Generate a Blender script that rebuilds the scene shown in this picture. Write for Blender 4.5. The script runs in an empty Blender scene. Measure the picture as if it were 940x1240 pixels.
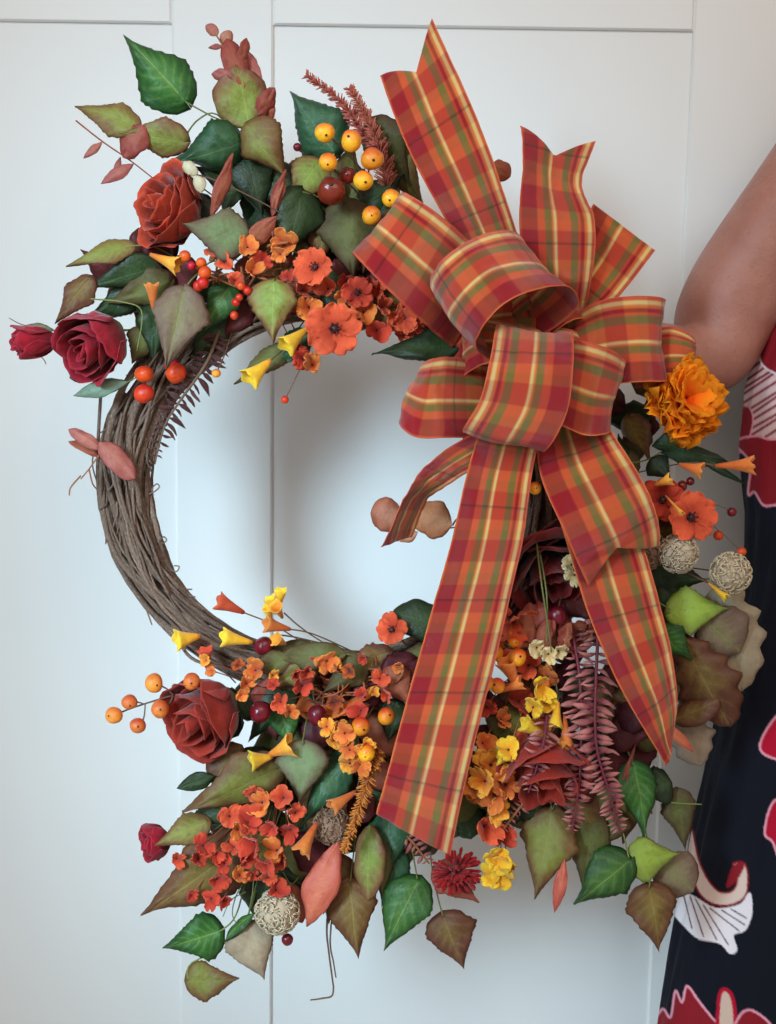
import bpy, math, random
from mathutils import Vector, Matrix, noise
random.seed(7)
scene = bpy.context.scene
COL = scene.collection
PI = math.pi
V3 = Vector

# ------------------------------------------------------------------ camera, world, lamps, exposure
DIST = 1.9                                   # camera to the plane of the grapevine ring (metres)
cam_data = bpy.data.cameras.new("camera")
cam = bpy.data.objects.new("camera", cam_data); COL.objects.link(cam)
cam.location = (0, -DIST, 0); cam.rotation_euler = (PI/2, 0, 0)
cam_data.sensor_fit = 'VERTICAL'; cam_data.sensor_height = 24
cam_data.lens = 24*DIST/1.24
cam_data.clip_end = 60; cam_data.clip_start = .05
cam_data.dof.use_dof = True; cam_data.dof.focus_distance = DIST-.08; cam_data.dof.aperture_fstop = 7.0
scene.camera = cam
world = bpy.data.worlds.new("World"); scene.world = world; world.use_nodes = True
wb = world.node_tree.nodes["Background"]
wb.inputs[0].default_value = (1.0, .955, .90, 1); wb.inputs[1].default_value = .38

def area(name, loc, target, size, sizey, power, col, spread=PI):
    l = bpy.data.lights.new(name, 'AREA'); l.shape = 'RECTANGLE'; l.size = size; l.size_y = sizey
    l.energy = power; l.color = col; l.spread = spread
    o = bpy.data.objects.new(name, l); COL.objects.link(o); o.location = loc
    o.rotation_euler = (V3(target)-V3(loc)).to_track_quat('-Z', 'Y').to_euler()
    return o
area("window_light", (-1.35, -2.15, .40), (-.05, .3, -.17), .66, 1.4, 5.4, (.54, .81, 1.0), math.radians(29))
area("room_light", (.55, -2.6, 1.7), (0.1, .2, .1), 2.2, 1.6, 38, (1.0, .90, .82))
scene.view_settings.view_transform = 'Standard'; scene.view_settings.look = 'None'
scene.view_settings.exposure = 0.13; scene.view_settings.gamma = 1
try: scene.view_settings.use_curve_mapping = False
except Exception: pass

# ------------------------------------------------------------------ placing: photo pixel at a chosen distance in front of the ring plane
def P(px, py, d=0.0):
    s = (DIST-d)/DIST
    return V3(((px-470)/1000*s, -d, (620-py)/1000*s))

# ------------------------------------------------------------------ materials
def lin(r, g, b):
    f = lambda c: (c/255)/12.92 if c/255 <= .04045 else ((c/255+.055)/1.055)**2.4
    return (f(r), f(g), f(b), 1)
class NT:
    def __init__(s, name):
        s.m = bpy.data.materials.new(name); s.m.use_nodes = True
        s.t = s.m.node_tree; s.bsdf = s.t.nodes["Principled BSDF"]; s.L = s.t.links
    def n(s, typ, **kw):
        o = s.t.nodes.new(typ)
        for k, v in kw.items(): setattr(o, k, v)
        return o
    def link(s, a, b): s.L.new(a, b)
    def math(s, op, a, b=None, c=None, clamp=False):
        o = s.n('ShaderNodeMath', operation=op); o.use_clamp = clamp
        for i, v in enumerate((a, b, c)):
            if v is None: continue
            if isinstance(v, (int, float)): o.inputs[i].default_value = v
            else: s.link(v, o.inputs[i])
        return o.outputs[0]
    def mix(s, f, a, b, blend='MIX'):
        o = s.n('ShaderNodeMix', data_type='RGBA', blend_type=blend)
        for i, v in ((0, f), (6, a), (7, b)):
            if isinstance(v, (int, float)): o.inputs[i].default_value = v
            elif isinstance(v, tuple): o.inputs[i].default_value = v
            else: s.link(v, o.inputs[i])
        return o.outputs[2]
    def noise(s, scale, detail=3, coord=None, rough=.5):
        o = s.n('ShaderNodeTexNoise'); o.inputs['Scale'].default_value = scale; o.inputs['Detail'].default_value = detail
        o.inputs['Roughness'].default_value = rough
        if coord is None:
            coord = s.n('ShaderNodeTexCoord').outputs['Object']
        s.link(coord, o.inputs['Vector']); return o.outputs[0]
    def ramp(s, fac, stops, interp='LINEAR'):
        o = s.n('ShaderNodeValToRGB'); r = o.color_ramp; r.interpolation = interp
        r.elements[0].position = stops[0][0]; r.elements[0].color = stops[0][1]
        r.elements[1].position = stops[-1][0]; r.elements[1].color = stops[-1][1]
        for p, c in stops[1:-1]:
            e = r.elements.new(p); e.color = c
        if not isinstance(fac, (int, float)): s.link(fac, o.inputs[0])
        return o.outputs[0]
    def bump(s, h, strength=.3, dist=.001):
        o = s.n('ShaderNodeBump'); o.inputs['Strength'].default_value = strength; o.inputs['Distance'].default_value = dist
        s.link(h, o.inputs['Height']); s.link(o.outputs[0], s.bsdf.inputs['Normal'])
    def base(s, c):
        if isinstance(c, tuple): s.bsdf.inputs['Base Color'].default_value = c
        else: s.link(c, s.bsdf.inputs['Base Color'])
    def rough(s, v, spec=.35):
        s.bsdf.inputs['Roughness'].default_value = v; s.bsdf.inputs['Specular IOR Level'].default_value = spec

def vary(t, c, amt=.25, scale=60):
    """small patchy pigment differences, plus one shift per object"""
    n = t.noise(scale, 4)
    c2 = t.mix(t.math('MULTIPLY', n, amt), c, (c[0]*.45, c[1]*.4, c[2]*.4, 1) if isinstance(c, tuple) else (.05, .03, .02, 1))
    hs = t.n('ShaderNodeHueSaturation'); t.link(c2, hs.inputs['Color'])
    r = t.n('ShaderNodeObjectInfo').outputs['Random']
    t.link(t.math('MULTIPLY_ADD', r, .022, .489), hs.inputs['Hue'])
    t.link(t.math('MULTIPLY_ADD', r, .35, .82), hs.inputs['Value'])
    return hs.outputs[0]

def leaf_mat(name, center, edge, vein, spread=.62, rough=.5, veinamt=.75):
    """pigment of a printed silk leaf: heart colour, margin colour and veins, laid out along the blade's own UV"""
    t = NT(name); uv = t.n('ShaderNodeUVMap').outputs[0]
    sep = t.n('ShaderNodeSeparateXYZ'); t.link(uv, sep.inputs[0])
    u, v = sep.outputs[0], sep.outputs[1]
    av = t.math('ABSOLUTE', t.math('MULTIPLY_ADD', v, 2, -1))
    du = t.math('MULTIPLY', t.math('ABSOLUTE', t.math('SUBTRACT', u, .36)), 1.5)
    r = t.math('SQRT', t.math('ADD', t.math('MULTIPLY', av, av), t.math('MULTIPLY', du, du)))
    n = t.noise(26, 5, rough=.65)
    rr = t.math('ADD', r, t.math('MULTIPLY_ADD', n, 1.7, -.85))
    f = t.ramp(rr, [(max(spread-.3, 0), (0, 0, 0, 1)), (min(spread+.32, 1), (1, 1, 1, 1))])
    base = t.mix(f, center, edge)
    # side veins, curving towards the tip, and the midrib
    wob = t.math('MULTIPLY_ADD', t.noise(35, 2), .12, -.06); vr = t.n('ShaderNodeObjectInfo').outputs['Random']
    ph = t.math('FRACT', t.math('MULTIPLY', t.math('ADD', t.math('SUBTRACT', u, t.math('MULTIPLY', av, .30)), wob), t.math('MULTIPLY_ADD', vr, 2.5, 5)))
    sv = t.math('SUBTRACT', 1, t.math('MULTIPLY', t.math('ABSOLUTE', t.math('SUBTRACT', ph, .5)), 8), clamp=True)
    sv = t.math('MULTIPLY', t.math('MULTIPLY', sv, t.math('MULTIPLY', t.noise(50, 3), 1.1)), t.math('SUBTRACT', 1.0, t.math('MULTIPLY', av, 1.0), clamp=True))
    mid = t.math('SUBTRACT', 1, t.math('MULTIPLY', av, 15), clamp=True)
    wide = t.math('SUBTRACT', 1, t.math('MULTIPLY', t.math('ABSOLUTE', t.math('SUBTRACT', ph, .5)), 3.2), clamp=True)
    wide = t.math('MULTIPLY', t.math('MULTIPLY', wide, .55), t.math('SUBTRACT', 1, t.math('MULTIPLY', r, .95), clamp=True))
    halo = t.math('MULTIPLY', t.math('SUBTRACT', 1, t.math('MULTIPLY', av, 4), clamp=True), .35)
    vn = t.math('MULTIPLY', t.math('MAXIMUM', t.math('MAXIMUM', sv, mid), t.math('MAXIMUM', wide, halo)), veinamt)
    c = t.mix(vn, base, vein)
    fine = t.noise(240, 3); blot = t.ramp(t.noise(70, 4, rough=.7), [(.52, (0, 0, 0, 1)), (.68, (1, 1, 1, 1))])
    c = t.mix(t.math('MULTIPLY', fine, .35), c, (edge[0]*.4, edge[1]*.4, edge[2]*.4, 1)); c = t.mix(t.math('MULTIPLY', blot, .4), c, (edge[0]*.6, edge[1]*.45, edge[2]*.5, 1))
    hs = t.n('ShaderNodeHueSaturation'); t.link(c, hs.inputs['Color'])
    rnd = t.n('ShaderNodeObjectInfo').outputs['Random']
    t.link(t.math('MULTIPLY_ADD', rnd, .02, .49), hs.inputs['Hue']); t.link(t.math('MULTIPLY_ADD', rnd, .3, .85), hs.inputs['Value'])
    t.base(hs.outputs[0]); t.rough(rough, .3)
    t.bump(t.math('ADD', t.math('ADD', t.math('MULTIPLY', vn, -.8), t.math('MULTIPLY', fine, .5)), t.math('MULTIPLY', t.noise(60, 4, rough=.7), 2.5)), .6, .001)
    tr = t.n('ShaderNodeBsdfTranslucent'); t.link(hs.outputs[0], tr.inputs[0]); mx = t.n('ShaderNodeMixShader'); mx.inputs[0].default_value = .2
    t.link(t.bsdf.outputs[0], mx.inputs[1]); t.link(tr.outputs[0], mx.inputs[2]); t.link(mx.outputs[0], t.t.nodes['Material Output'].inputs[0])
    return t.m

def cloth_mat(name, c, rough=.82, amt=.3, sheen=.25, trans=0.12, scale=45, second=None, mot=.38):
    """silk petal"""
    t = NT(name)
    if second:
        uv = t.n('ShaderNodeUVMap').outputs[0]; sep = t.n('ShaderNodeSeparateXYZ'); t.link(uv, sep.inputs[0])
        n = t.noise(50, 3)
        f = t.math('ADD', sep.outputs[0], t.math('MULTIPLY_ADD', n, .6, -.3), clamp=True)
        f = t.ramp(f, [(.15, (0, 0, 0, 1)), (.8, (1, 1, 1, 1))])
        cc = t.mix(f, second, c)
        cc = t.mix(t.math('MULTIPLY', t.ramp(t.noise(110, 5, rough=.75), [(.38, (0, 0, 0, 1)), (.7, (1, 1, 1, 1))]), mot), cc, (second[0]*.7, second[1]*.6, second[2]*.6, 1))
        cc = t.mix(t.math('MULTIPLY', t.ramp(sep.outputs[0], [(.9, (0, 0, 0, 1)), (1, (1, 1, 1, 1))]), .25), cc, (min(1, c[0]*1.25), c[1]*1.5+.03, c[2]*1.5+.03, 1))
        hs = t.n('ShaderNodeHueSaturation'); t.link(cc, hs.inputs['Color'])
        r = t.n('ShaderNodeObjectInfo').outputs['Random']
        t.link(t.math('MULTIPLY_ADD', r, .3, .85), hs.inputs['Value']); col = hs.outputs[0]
    else: col = vary(t, c, amt, scale)
    t.base(col); t.rough(rough, .25)
    t.bsdf.inputs['Sheen Weight'].default_value = sheen; t.bsdf.inputs['Sheen Roughness'].default_value = .4
    t.bump(t.math('ADD', t.noise(500, 2), t.math('MULTIPLY', t.noise(80, 4, rough=.65), 4)), .55, .001)
    if trans:
        tr = t.n('ShaderNodeBsdfTranslucent'); t.link(col, tr.inputs[0])
        mx = t.n('ShaderNodeMixShader'); mx.inputs[0].default_value = trans
        out = t.t.nodes['Material Output']
        t.link(t.bsdf.outputs[0], mx.inputs[1]); t.link(tr.outputs[0], mx.inputs[2]); t.link(mx.outputs[0], out.inputs[0])
    return t.m

def plain(name, c, rough=.5, spec=.35, amt=.3, scale=60, bump=0, bscale=200):
    t = NT(name); t.base(vary(t, c, amt, scale)); t.rough(rough, spec)
    if bump: t.bump(t.noise(bscale, 4), bump, .001)
    return t.m

def berry_mat(name, low, high, rough=.42):
    t = NT(name); g = t.n('ShaderNodeTexCoord').outputs['Generated']
    sep = t.n('ShaderNodeSeparateXYZ'); t.link(g, sep.inputs[0])
    n = t.noise(90, 3)
    f = t.math('ADD', t.math('ADD', t.math('MULTIPLY', sep.outputs[2], .9), t.math('MULTIPLY', sep.outputs[0], .12)), t.math('MULTIPLY_ADD', n, .5, -.25))
    c = t.mix(t.ramp(f, [(.38, (0, 0, 0, 1)), (.9, (1, 1, 1, 1))]), low, high)
    rr_ = t.n('ShaderNodeObjectInfo').outputs['Random']; hs = t.n('ShaderNodeHueSaturation'); t.link(c, hs.inputs['Color']); t.link(t.math('MULTIPLY_ADD', rr_, .4, .75), hs.inputs['Value']); t.link(t.math('MULTIPLY_ADD', rr_, .03, .485), hs.inputs['Hue'])
    c2 = t.mix(t.math('MULTIPLY', t.ramp(t.noise(160, 3), [(.55, (0, 0, 0, 1)), (.7, (1, 1, 1, 1))]), .35), hs.outputs[0], (high[0]*.5, high[1]*.5, high[2]*.5, 1)); t.base(c2); t.rough(rough, .4); t.bump(t.math('ADD', t.noise(300, 3), t.math('MULTIPLY', t.noise(90, 2), 3)), .35, .0008)
    return t.m

def plaid_mat():
    t = NT("plaid_ribbon"); uv = t.n('ShaderNodeUVMap').outputs[0]
    sep = t.n('ShaderNodeSeparateXYZ'); t.link(uv, sep.inputs[0]); u, v = sep.outputs[0], sep.outputs[1]
    GR = lin(190, 128, 52); DR = lin(162, 8, 32); OR = lin(224, 84, 46); OL = lin(104, 112, 52); CR = lin(250, 224, 146); RD = lin(172, 12, 30); MR = lin(60, 8, 14); AM = lin(238, 126, 58)
    e = .012
    def bands(lst):
        st = []
        for i, (a, b, c) in enumerate(lst):
            st.append((a+(e if i else 0), c)); st.append((b-(e if i < len(lst)-1 else 0), c))
        return st
    warp = t.ramp(v, bands([(0, .02, OR), (.02, .235, DR), (.235, .335, OR), (.335, .425, OL), (.425, .452, AM), (.452, .49, CR), (.49, .68, OR), (.68, .78, OL), (.78, .815, OR), (.815, .865, DR), (.865, .905, AM), (.905, .955, CR), (.955, 1, OR)]))
    p = t.math('FRACT', t.math('MULTIPLY', u, 1/1.22))
    weft = t.ramp(p, bands([(0, .026, MR), (.026, .15, RD), (.15, .26, AM), (.26, .36, GR), (.36, .60, RD), (.60, .72, AM), (.72, .84, GR), (.84, 1, RD)]))
    # two thread systems: where they cross the eye sees their average, with the threads' own twill
    w1 = t.n('ShaderNodeTexWave'); w1.inputs['Scale'].default_value = 42; w1.bands_direction = 'DIAGONAL'
    t.link(uv, w1.inputs['Vector'])
    fr = t.ramp(p, bands([(0, .026, (0.58, 0.58, 0.58, 1)), (.026, .15, (0.38, 0.38, 0.38, 1)), (.15, .26, (0.24, 0.24, 0.24, 1)), (.26, .36, (0.22, 0.22, 0.22, 1)), (.36, .60, (0.44, 0.44, 0.44, 1)), (.60, .72, (0.24, 0.24, 0.24, 1)), (.72, .84, (0.22, 0.22, 0.22, 1)), (.84, 1, (0.36, 0.36, 0.36, 1))]))
    f = t.math('ADD', t.math('MULTIPLY_ADD', w1.outputs[1], .12, -.06), fr)
    c = t.mix(f, warp, weft)
    n = t.noise(16, 4)
    c = t.mix(t.math('MULTIPLY', n, .10), c, (.30, .06, .02, 1))
    t.base(c); t.rough(.34, .5)
    t.bsdf.inputs['Sheen Weight'].default_value = .35; t.bsdf.inputs['Sheen Roughness'].default_value = .35
    wv = t.n('ShaderNodeTexWave'); wv.inputs['Scale'].default_value = 30; wv.bands_direction = 'Y'; t.link(uv, wv.inputs['Vector'])
    wu = t.n('ShaderNodeTexWave'); wu.inputs['Scale'].default_value = 30; wu.bands_direction = 'X'; t.link(uv, wu.inputs['Vector'])
    h = t.math('ADD', t.math('ADD', wv.outputs[1], wu.outputs[1]), t.math('MULTIPLY', t.noise(60, 5, rough=.6), 9))
    t.bump(h, .5, .0009)
    tr = t.n('ShaderNodeBsdfTranslucent'); t.link(c, tr.inputs[0])
    mx = t.n('ShaderNodeMixShader'); mx.inputs[0].default_value = .22
    t.link(t.bsdf.outputs[0], mx.inputs[1]); t.link(tr.outputs[0], mx.inputs[2]); t.link(mx.outputs[0], t.t.nodes['Material Output'].inputs[0])
    return t.m

M = {}
M['plaid'] = plaid_mat()
M['edge'] = plain("ribbon_edge_thread", lin(206, 96, 54), .6)
G = leaf_mat
M['green'] = G("green_leaf", lin(64, 114, 44), lin(42, 80, 36), lin(140, 172, 88), .6, .45)
M['teal'] = G("teal_leaf", lin(58, 100, 62), lin(44, 78, 50), lin(118, 148, 104), .6, .45, .6)
M['dark'] = G("dark_leaf", lin(54, 74, 38), lin(40, 50, 30), lin(80, 104, 62), .6, .45, .5)
M['olive'] = G("olive_leaf", lin(134, 138, 58), lin(126, 88, 54), lin(152, 156, 80), .55, .55)
M['brown'] = G("brown_leaf", lin(128, 102, 48), lin(110, 66, 44), lin(158, 136, 72), .45, .55)
M['lime'] = G("lime_leaf", lin(134, 150, 62), lin(134, 88, 62), lin(170, 188, 90), .62, .5, .5)
M['limeonly'] = G("bright_lime_leaf", lin(156, 178, 60), lin(140, 152, 70), lin(170, 190, 90), .7, .5, .4)
M['sage'] = G("sage_leaf", lin(120, 136, 88), lin(112, 92, 74), lin(140, 150, 110), .6, .6, .4)
M['mauve'] = G("mauve_leaf", lin(138, 118, 90), lin(122, 94, 80), lin(130, 142, 70), .4, .6)
M['tan'] = G("tan_leaf", lin(192, 170, 138), lin(164, 142, 116), lin(160, 140, 110), .5, .7, .5)
M['rust'] = G("rust_leaf", lin(178, 100, 70), lin(162, 78, 60), lin(196, 124, 94), .5, .55, .4)
M['salmon'] = G("salmon_leaf", lin(232, 134, 94), lin(218, 112, 84), lin(232, 140, 104), .5, .5, .3)
M['pink'] = G("dusty_pink_leaf", lin(186, 110, 94), lin(170, 90, 82), lin(204, 136, 118), .5, .55, .4)
M['maroon'] = G("maroon_leaf", lin(104, 34, 34), lin(86, 26, 28), lin(140, 60, 50), .5, .55, .4)
M['moss'] = G("moss_leaf", lin(108, 112, 54), lin(94, 76, 44), lin(122, 124, 66), .5, .6, .5)
M['greygreen'] = G("grey_green_leaf", lin(138, 158, 136), lin(110, 130, 108), lin(160, 176, 150), .5, .6, .4)
M['peach'] = G("peach_leaf", lin(214, 156, 122), lin(190, 116, 82), lin(220, 170, 136), .55, .5, .3)
M['cream_disc'] = G('cream_papery_disc', lin(226, 214, 180), lin(206, 190, 150), lin(232, 222, 196), .5, .6, .3)
C = cloth_mat
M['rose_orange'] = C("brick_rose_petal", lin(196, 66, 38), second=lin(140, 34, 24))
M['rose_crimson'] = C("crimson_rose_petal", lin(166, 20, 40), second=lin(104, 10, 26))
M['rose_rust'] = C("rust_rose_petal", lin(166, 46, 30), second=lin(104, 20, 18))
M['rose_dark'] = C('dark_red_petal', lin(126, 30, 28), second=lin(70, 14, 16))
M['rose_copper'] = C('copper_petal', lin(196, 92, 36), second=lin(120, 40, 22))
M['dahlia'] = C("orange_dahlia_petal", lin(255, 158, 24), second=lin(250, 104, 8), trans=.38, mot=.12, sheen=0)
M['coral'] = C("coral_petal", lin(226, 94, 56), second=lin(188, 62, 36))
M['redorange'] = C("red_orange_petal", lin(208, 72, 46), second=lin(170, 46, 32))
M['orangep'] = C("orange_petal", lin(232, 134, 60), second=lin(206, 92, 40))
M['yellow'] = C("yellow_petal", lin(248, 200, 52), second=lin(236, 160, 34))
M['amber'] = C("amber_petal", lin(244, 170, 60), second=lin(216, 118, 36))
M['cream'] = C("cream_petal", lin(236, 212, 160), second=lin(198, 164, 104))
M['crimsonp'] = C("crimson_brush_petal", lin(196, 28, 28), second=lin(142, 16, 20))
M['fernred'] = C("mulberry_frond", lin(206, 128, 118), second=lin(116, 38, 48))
M['ferndark'] = C("dark_frond", lin(98, 56, 50), second=lin(66, 32, 32))
M['fernstem'] = plain('fern_stem', lin(116, 42, 54), .6)
M['heather'] = plain("heather_bristle", lin(182, 92, 78), .7)
M['catkin'] = plain("catkin_bristle", lin(218, 142, 54), .7)
M['berry_o'] = berry_mat("orange_berry", lin(246, 160, 34), lin(206, 74, 24))
M['berry_d'] = berry_mat("tangerine_berry", lin(232, 132, 50), lin(196, 90, 40), .5)
M['berry_r'] = berry_mat("scarlet_berry", lin(216, 62, 24), lin(176, 30, 18))
M['berry_m'] = berry_mat("maroon_berry", lin(122, 26, 20), lin(92, 16, 14), .25)
M['stem_g'] = plain("green_stem", lin(112, 118, 62), .6, bump=.3)
M['stem_b'] = plain("brown_stem", lin(104, 76, 58), .7, bump=.4)
M['stem_r'] = plain("russet_stem", lin(148, 84, 52), .7, bump=.4)
M['stamen'] = plain("dark_stamen", lin(60, 26, 26), .5)
M['seed'] = plain("dried_seed_ball", lin(206, 186, 156), .8, .2, .6, 120, bump=.6, bscale=260)
M['seed_b'] = plain("brown_seed_ball", lin(158, 126, 100), .8, .2, .6, 120, bump=.6, bscale=260)

def bark():
    t = NT("grapevine_bark"); co = t.n('ShaderNodeUVMap').outputs[0]
    mp = t.n('ShaderNodeMapping'); mp.inputs['Scale'].default_value = (7, 5, 1); t.link(co, mp.inputs[0])
    n = t.noise(3, 6, mp.outputs[0], .7)
    c = t.ramp(n, [(.25, lin(62, 46, 38)), (.5, lin(120, 96, 82)), (.75, lin(180, 156, 136))])
    r = t.n('ShaderNodeObjectInfo').outputs['Random']
    hs = t.n('ShaderNodeHueSaturation'); t.link(c, hs.inputs['Color']); t.link(t.math('MULTIPLY_ADD', r, .6, .62), hs.inputs['Value'])
    t.base(hs.outputs[0]); t.rough(.8, .2); t.bump(n, .8, .002); return t.m
M['bark'] = bark()
def paint():
    t = NT("white_door_paint"); n = t.noise(3, 3); c = t.mix(n, lin(226, 222, 216), lin(218, 216, 214)); t.base(c); t.rough(.5, .3)
    t.bump(t.math('ADD', t.noise(90, 4), t.math('MULTIPLY', t.noise(6, 2), 1)), .12, .001); return t.m
M['paint'] = paint()
def skinm():
    t = NT("skin"); n = t.noise(26, 4); n2 = t.noise(140, 3)
    c = t.mix(n, lin(186, 128, 110), lin(146, 92, 78)); c = t.mix(t.math('MULTIPLY', n2, .4), c, lin(140, 82, 70)); c = t.mix(t.math('MULTIPLY', t.ramp(t.noise(300, 2), [(.62, (0, 0, 0, 1)), (.72, (1, 1, 1, 1))]), .35), c, lin(120, 70, 56))
    t.base(c); t.rough(.44, .45); t.bsdf.inputs['Subsurface Weight'].default_value = .12; t.bsdf.inputs['Subsurface Radius'].default_value = (.02, .008, .004)
    t.bsdf.inputs['Subsurface Scale'].default_value = .3
    t.bump(t.math('ADD', t.noise(420, 4), t.math('MULTIPLY', t.noise(24, 5, rough=.6), 5)), .5, .0012); return t.m
M['skin'] = skinm()
def dressm():
    t = NT("printed_dress_cloth"); a = t.n('ShaderNodeVertexColor'); a.layer_name = 'print'
    t.base(a.outputs[0]); t.rough(.8, .2); t.bump(t.noise(700, 2), .3, .0006); return t.m
M['dress'] = dressm()

# ------------------------------------------------------------------ mesh builder
class MB:
    def __init__(s): s.v = []; s.f = []; s.uv = []
    def grid(s, nu, nv, fn, closed=False):
        o = len(s.v)
        for i in range(nu+1):
            for j in range(nv + (0 if closed else 1)):
                s.v.append(fn(i/nu, j/nv))
        W = nv if closed else nv+1
        for i in range(nu):
            for j in range(nv):
                j2 = (j+1) % W if closed else j+1
                s.f.append((o+i*W+j, o+(i+1)*W+j, o+(i+1)*W+j2, o+i*W+j2))
                s.uv.append(((i/nu, j/nv), ((i+1)/nu, j/nv), ((i+1)/nu, (j+1)/nv), (i/nu, (j+1)/nv)))
        return s
    def tube(s, pts, rad, sides=6, cap=True):
        pts = [V3(p) for p in pts]; n = len(pts)
        if not isinstance(rad, (list, tuple)): rad = [rad]*n
        tan = [(pts[min(i+1, n-1)]-pts[max(i-1, 0)]).normalized() for i in range(n)]
        up = V3((0, 0, 1)) if abs(tan[0].z) < .9 else V3((1, 0, 0))
        a = tan[0].cross(up).normalized(); o = len(s.v); L = 0
        for i in range(n):
            a = (a - tan[i]*a.dot(tan[i]))
            a = a.normalized() if a.length > 1e-6 else tan[i].orthogonal().normalized()
            b = tan[i].cross(a)
            for k in range(sides):
                an = 2*PI*k/sides; s.v.append(pts[i]+(a*math.cos(an)+b*math.sin(an))*rad[i])
        for i in range(n-1):
            l2 = L+(pts[i+1]-pts[i]).length*12
            for k in range(sides):
                k2 = (k+1) % sides
                s.f.append((o+i*sides+k, o+i*sides+k2, o+(i+1)*sides+k2, o+(i+1)*sides+k))
                s.uv.append(((L, k/sides), (L, (k+1)/sides), (l2, (k+1)/sides), (l2, k/sides)))
            L = l2
        if cap:
            s.f.append(tuple(o+k for k in range(sides-1, -1, -1))); s.uv.append(tuple((0, 0) for _ in range(sides)))
            e = o+(n-1)*sides; s.f.append(tuple(e+k for k in range(sides))); s.uv.append(tuple((0, 0) for _ in range(sides)))
        return s
    def lathe(s, prof, c, axis, sides=14, lobes=0, amp=0):
        """profile (radius, height) turned about an axis; lobes shape the rim"""
        ax = V3(axis).normalized(); a = ax.orthogonal().normalized(); b = ax.cross(a); n = len(prof)-1
        def fn(i, j):
            k = min(int(round(i*n)), n); r, h = prof[k]; an = 2*PI*j
            w = (k/n)**2
            if lobes: h = h + amp*w*math.cos(lobes*an)+amp*w*.8*math.sin(an*2+1); r = r*(1+.14*w*math.cos(lobes*an)+.10*w*math.sin(2*an))
            return V3(c)+ax*h+(a*math.cos(an)+b*math.sin(an))*r
        return s.grid(n, sides, fn, True)
    def ball(s, c, r, sides=16, rings=10, wob=0, axis=(0, 0, 1), squash=1):
        prof = [(max(math.sin(PI*i/rings), .001)*r, -math.cos(PI*i/rings)*r*squash) for i in range(rings+1)]
        return s.lathe(prof, c, axis, sides)
    def build(s, name, mat, parent=None, solid=0, smooth=True, label=None, sub=0):
        me = bpy.data.meshes.new(name); 
        me.from_pydata([tuple(v) for v in s.v], [], s.f)
        uvl = me.uv_layers.new(name='UVMap'); i = 0
        flat = [0.0]*(len(me.loops)*2)
        for fu in s.uv:
            for (x, y) in fu: flat[i] = x; flat[i+1] = y; i += 2
        uvl.data.foreach_set('uv', flat)
        if smooth: me.polygons.foreach_set('use_smooth', [True]*len(me.polygons))
        me.materials.append(mat if not isinstance(mat, str) else M[mat])
        o = bpy.data.objects.new(name, me); COL.objects.link(o)
        if solid:
            md = o.modifiers.new('thickness', 'SOLIDIFY'); md.thickness = solid; md.offset = 0
        if sub:
            md = o.modifiers.new('smooth', 'SUBSURF'); md.levels = sub; md.render_levels = sub
        if parent is not None:
            o.parent = parent; o.matrix_parent_inverse = Matrix.Translation(-world_loc(parent))
        if label: o['label'] = label
        return o
def world_loc(o):
    # parents are only translated; parts' vertices are in world space
    return V3(o.get('_at', (0, 0, 0)))
def thing(name, label, cat, at=(0, 0, 0), group=None, kind=None):
    o = bpy.data.objects.new(name, None); COL.objects.link(o); o.empty_display_size = .02
    o.location = at; o['_at'] = tuple(at); o['label'] = label; o['category'] = cat
    if group: o['group'] = group
    if kind: o['kind'] = kind
    return o

def catmull(pts, t):
    n = len(pts)-1; x = min(max(t, 0), 1)*n; i = min(int(x), n-1); f = x-i
    p0 = pts[max(i-1, 0)]; p1 = pts[i]; p2 = pts[i+1]; p3 = pts[min(i+2, n)]
    return .5*((2*p1)+(p2-p0)*f+(2*p0-5*p1+4*p2-p3)*f*f+(3*p1-p0-3*p2+p3)*f*f*f)
def curve(pts, n): return [catmull([V3(p) for p in pts], i/n) for i in range(n+1)]
def rv(a): return V3((random.uniform(-a, a), random.uniform(-a, a), random.uniform(-a, a)))

# ------------------------------------------------------------------ the setting: white panelled door
door = thing('panelled_door', 'white painted door with recessed flat panels behind the wreath', 'door', (0, .33, 0))
door.rotation_euler = (math.radians(10), math.radians(.85), 0)
def box(mb, x0, x1, y0, y1, z0, z1, bev=.0):
    o = len(mb.v)
    b = bev
    for x, y, z in ((x0, y1, z0), (x1, y1, z0), (x1, y1, z1), (x0, y1, z1), (x0, y0+b, z0), (x1, y0+b, z0), (x1, y0+b, z1), (x0, y0+b, z1), (x0+b, y0, z0+b), (x1-b, y0, z0+b), (x1-b, y0, z1-b), (x0+b, y0, z1-b)):
        mb.v.append(V3((x, y, z)))
    F = [(3, 2, 1, 0), (0, 1, 5, 4), (1, 2, 6, 5), (2, 3, 7, 6), (3, 0, 4, 7), (8, 9, 10, 11), (4, 5, 9, 8), (5, 6, 10, 9), (6, 7, 11, 10), (7, 4, 8, 11)]
    for f in F: mb.f.append(tuple(o+i for i in f)); mb.uv.append(((0, 0), (1, 0), (1, 1), (0, 1)))
    return mb
def dpart(name, x0, x1, y0, y1, z0, z1, bev):
    o = box(MB(), x0, x1, y0, y1, z0, z1, bev).build(name, 'paint', None, smooth=False)
    o.parent = door
    return o
DMAT = Matrix.Translation((0, .33, 0)) @ door.rotation_euler.to_matrix().to_4x4(); DINV = DMAT.inverted()
def on_door(px, py):
    """where the sight line through a photo point meets the door's face, in the door's own axes"""
    a = DINV @ V3((0, -DIST, 0)); b = DINV @ P(px, py, 0); t = -a.y/(b.y-a.y); return a+(b-a)*t
A1, A2, A0 = on_door(331, 31), on_door(840, 37), on_door(208, 28)
zpan = (A1.z+A2.z)/2; ztop, zbot = zpan+.28, zpan-2.0
xa, xb, xc = A0.x, A1.x, A2.x
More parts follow.
